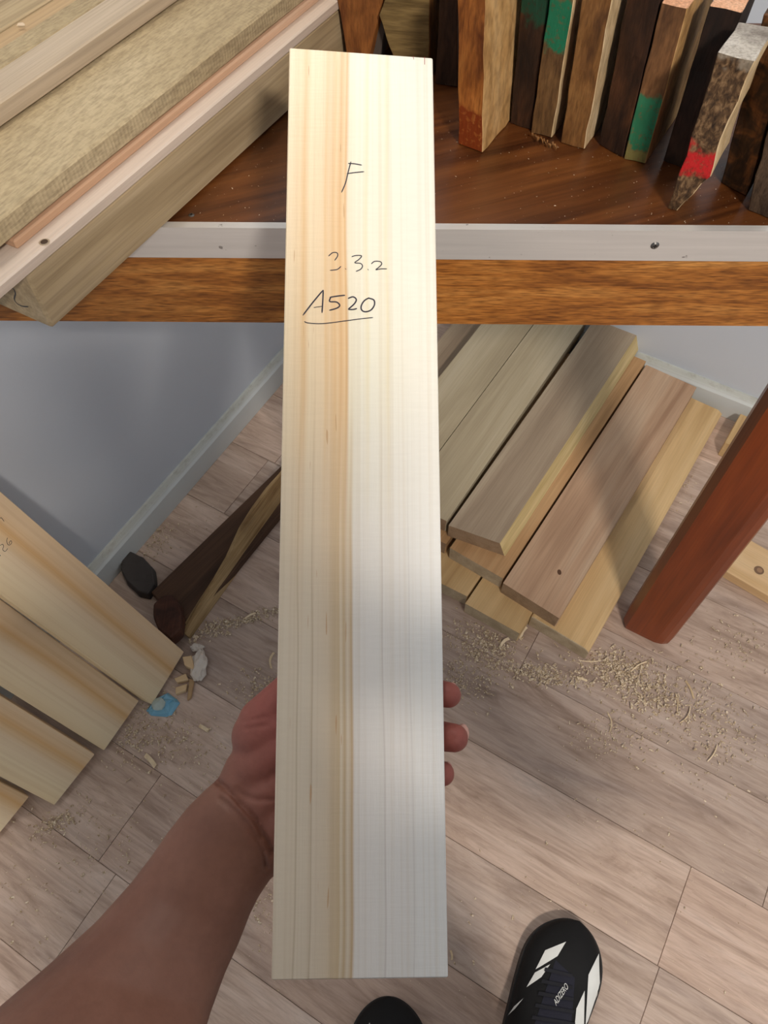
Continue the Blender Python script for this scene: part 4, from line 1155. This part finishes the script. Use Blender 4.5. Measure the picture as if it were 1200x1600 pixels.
def curl(px1, px2, bow, w, label, h=0.003):
    a, b = at(px1[0], px1[1], 0.001), at(px2[0], px2[1], 0.001); d = b - a; n = Vector((-d.y, d.x, 0)).normalized()
    c0 = (a + b) / 2; V, Fc = [], []; K = 12
    for i in range(K + 1):
        t = i / K; p = a + d * t + n * bow * math.sin(math.pi * t) + Z(0.0004 + h * 0.6 * math.sin(math.pi * t) ** 2) - c0
        V += [p - n * w * .5 , p + n * w * .3 + Z(w * 0.6), p + n * w * .35 + Z(w * 0.6 + 0.0004), p - n * w * .5 + Z(0.0004)]
    for i in range(K):
        for j in range(4): Fc.append((4 * i + j, 4 * i + (j + 1) % 4, 4 * i + 4 + (j + 1) % 4, 4 * i + 4 + j))
    Fc += [(3, 2, 1, 0), (4 * K, 4 * K + 1, 4 * K + 2, 4 * K + 3)]
    return tag(mesh('wood_shaving', V, Fc, M_SHAV, None, T(c0)), label, 'wood shaving', 'wood shavings on the floor')


curl((1062, 1130), (1078, 1104), -0.004, 0.0022, 'thin curved pale shaving on the floor right of the bench leg foot')
curl((1071, 1064), (1084, 1092), 0.001, 0.0028, 'straight tan splinter on the floor right of the bench leg foot')
curl((901, 1059), (917, 1064), 0.0, 0.0034, 'short pale stick left of the bench leg foot, in the sawdust')
curl((950, 1115), (952, 1145), 0.004, 0.0022, 'hook shaped white shaving on the floor below the bench leg')
curl((985, 1050), (1010, 1034), 0.002, 0.0022, 'long bowed shaving lying right in front of the bench leg foot')
curl((905, 1032), (935, 1033), -0.002, 0.0015, 'thin arched shaving between board stack and bench leg')
curl((1059, 1086), (1058, 1112), 0.0, 0.0022, 'upright looking shaving left of the curved pale one')
curl((1105, 1190), (1120, 1164), -0.002, 0.002, 'thin dark-edged shaving in the sawdust toward the right edge')
curl((704, 1485), (706, 1500), 0.001, 0.003, 'small white shaving at the lower right corner of the held board')
curl((812, 1000), (822, 980), 0.002, 0.006, 'broad pale shaving at the foot of the yellow board end')
curl((782, 1010), (795, 998), 0.002, 0.005, 'whitish chip shaving in the dust below the board stack')
curl((312, 1134), (326, 1142), 0.0, 0.006, 'small pale chip on the floor below the crumpled paper')
curl((228, 1180), (244, 1198), 0.001, 0.008, 'pinkish flat shaving on the floor below the blue scrap')
curl((424, 1045), (428, 1020), 0.004, 0.004, 'curled shaving close left of the held board above the hand')
curl((382, 968), (400, 958), 0.001, 0.003, 'long thin shaving in the sawdust line right of the pale live-edge offcut')


# crumpled paper, small offcuts and blue scrap at the foot of the first leaning board
def crumple(name, px, z, r, mat, label, cat, sc=(1, 1, 1), seed=1, sub=3, amp=0.45, M=None):
    bm = bmesh.new(); bmesh.ops.create_icosphere(bm, subdivisions=sub, radius=r)
    for v in bm.verts:
        d = v.co.normalized(); f = 1 + amp * (noise.noise(d * 1.9 + Vector((seed, 0, 0))) + 0.5 * noise.noise(d * 5 + Vector((0, seed, 0))))
        f = round(f * 7) / 7 * 0.5 + f * 0.5
        v.co = Vector((d.x * r * f * sc[0], d.y * r * f * sc[1], d.z * r * f * sc[2]))
    zmin = min(v.co.z for v in bm.verts); p = at(px[0], px[1], z)
    return tag(from_bm(name, bm, mat, None, T((p.x, p.y, -zmin + 0.0004))), label, cat)


M_PAPER = plain('white_paper', S(214, 204, 192), 0.7)
crumple('crumpled_paper', (311, 1040), 0.01, 0.017, M_PAPER, 'crumpled whitish paper ribbon at the foot of the leaning boards', 'paper', (0.7, 1.5, 0.5), 4)
crumple('crumpled_paper', (308, 1012), 0.006, 0.009, M_PAPER, 'small twist of whitish paper above the crumpled ribbon', 'paper', (1.2, 0.7, 0.6), 9)
M_CHIP = plain('offcut_pale', S(216, 186, 144), 0.7)


def small_block(quad, z, label, mat=M_CHIP):
    P = [at(x, y, z) for x, y in quad]; c0 = sum(P, Vector()) / 4; c0.z = 0.0005
    return tag(from_bm('small_offcut', prism_bm([Vector((p.x, p.y, 0.0005)) - c0 for p in P], [Vector((p.x, p.y, z)) - c0 for p in P], 0.0008), mat, None, T(c0)), label, 'wood offcut', 'small offcuts beside the blue scrap')


small_block([(288, 1039), (305, 1047), (299, 1024), (285, 1026)], 0.016, 'pale square offcut between leaning board and crumpled paper')
small_block([(276, 1066), (294, 1062), (290, 1052), (272, 1060)], 0.010, 'pale short offcut above the blue scrap')
small_block([(274, 1084), (290, 1078), (292, 1068), (274, 1074)], 0.010, 'second pale short offcut, touching the blue scrap')
small_block([(292, 1094), (298, 1090), (303, 1062), (296, 1060)], 0.007, 'narrow tan stick standing out right of the blue scrap', plain('offcut_tan', S(176, 144, 104), 0.7))
# blue scrap: faceted folded plastic
bc = at(254, 1102, 0.0); bl_px = [(228, 1110), (236, 1118), (262, 1120), (268, 1117), (281, 1098), (276, 1092), (262, 1082), (240, 1094)]
bm = bmesh.new()
P = [at(x, y, 0.002) - bc for x, y in bl_px]
bo = [bm.verts.new(Vector((p.x, p.y, 0.0006))) for p in P]
mid = [bm.verts.new(Vector((p.x * 0.8, p.y * 0.8, 0.004 + 0.006 * ((i * 37) % 5) / 5))) for i, p in enumerate(P)]
inn = [bm.verts.new(Vector((p.x * 0.4, p.y * 0.4, 0.005 + 0.007 * ((i * 23) % 4) / 4))) for i, p in enumerate(P)]
n_ = len(P)
for i in range(n_):
    j = (i + 1) % n_
    bm.faces.new((bo[i], bo[j], mid[j], mid[i])); bm.faces.new((mid[i], mid[j], inn[j], inn[i]))
bm.faces.new(inn); bm.faces.new(bo[::-1])
M_BLUE = plain('blue_plastic', S(120, 176, 202), 0.3)
bs = from_bm('plastic_scrap', bm, M_BLUE, None, T(bc)); tag(bs, 'crumpled blue plastic scrap on the floor under the leaning boards', 'scrap')
bm = bmesh.new(); bmesh.ops.create_icosphere(bm, subdivisions=2, radius=0.011)
for v in bm.verts: v.co.z *= 0.45; v.co += Vector(noise.noise_vector(v.co * 200)) * 0.0015
from_bm('clear_bulge', bm, plain('clear_film', S(176, 190, 184), 0.2), bs, T(bc + Vector((-0.004, -0.001, 0.009))))
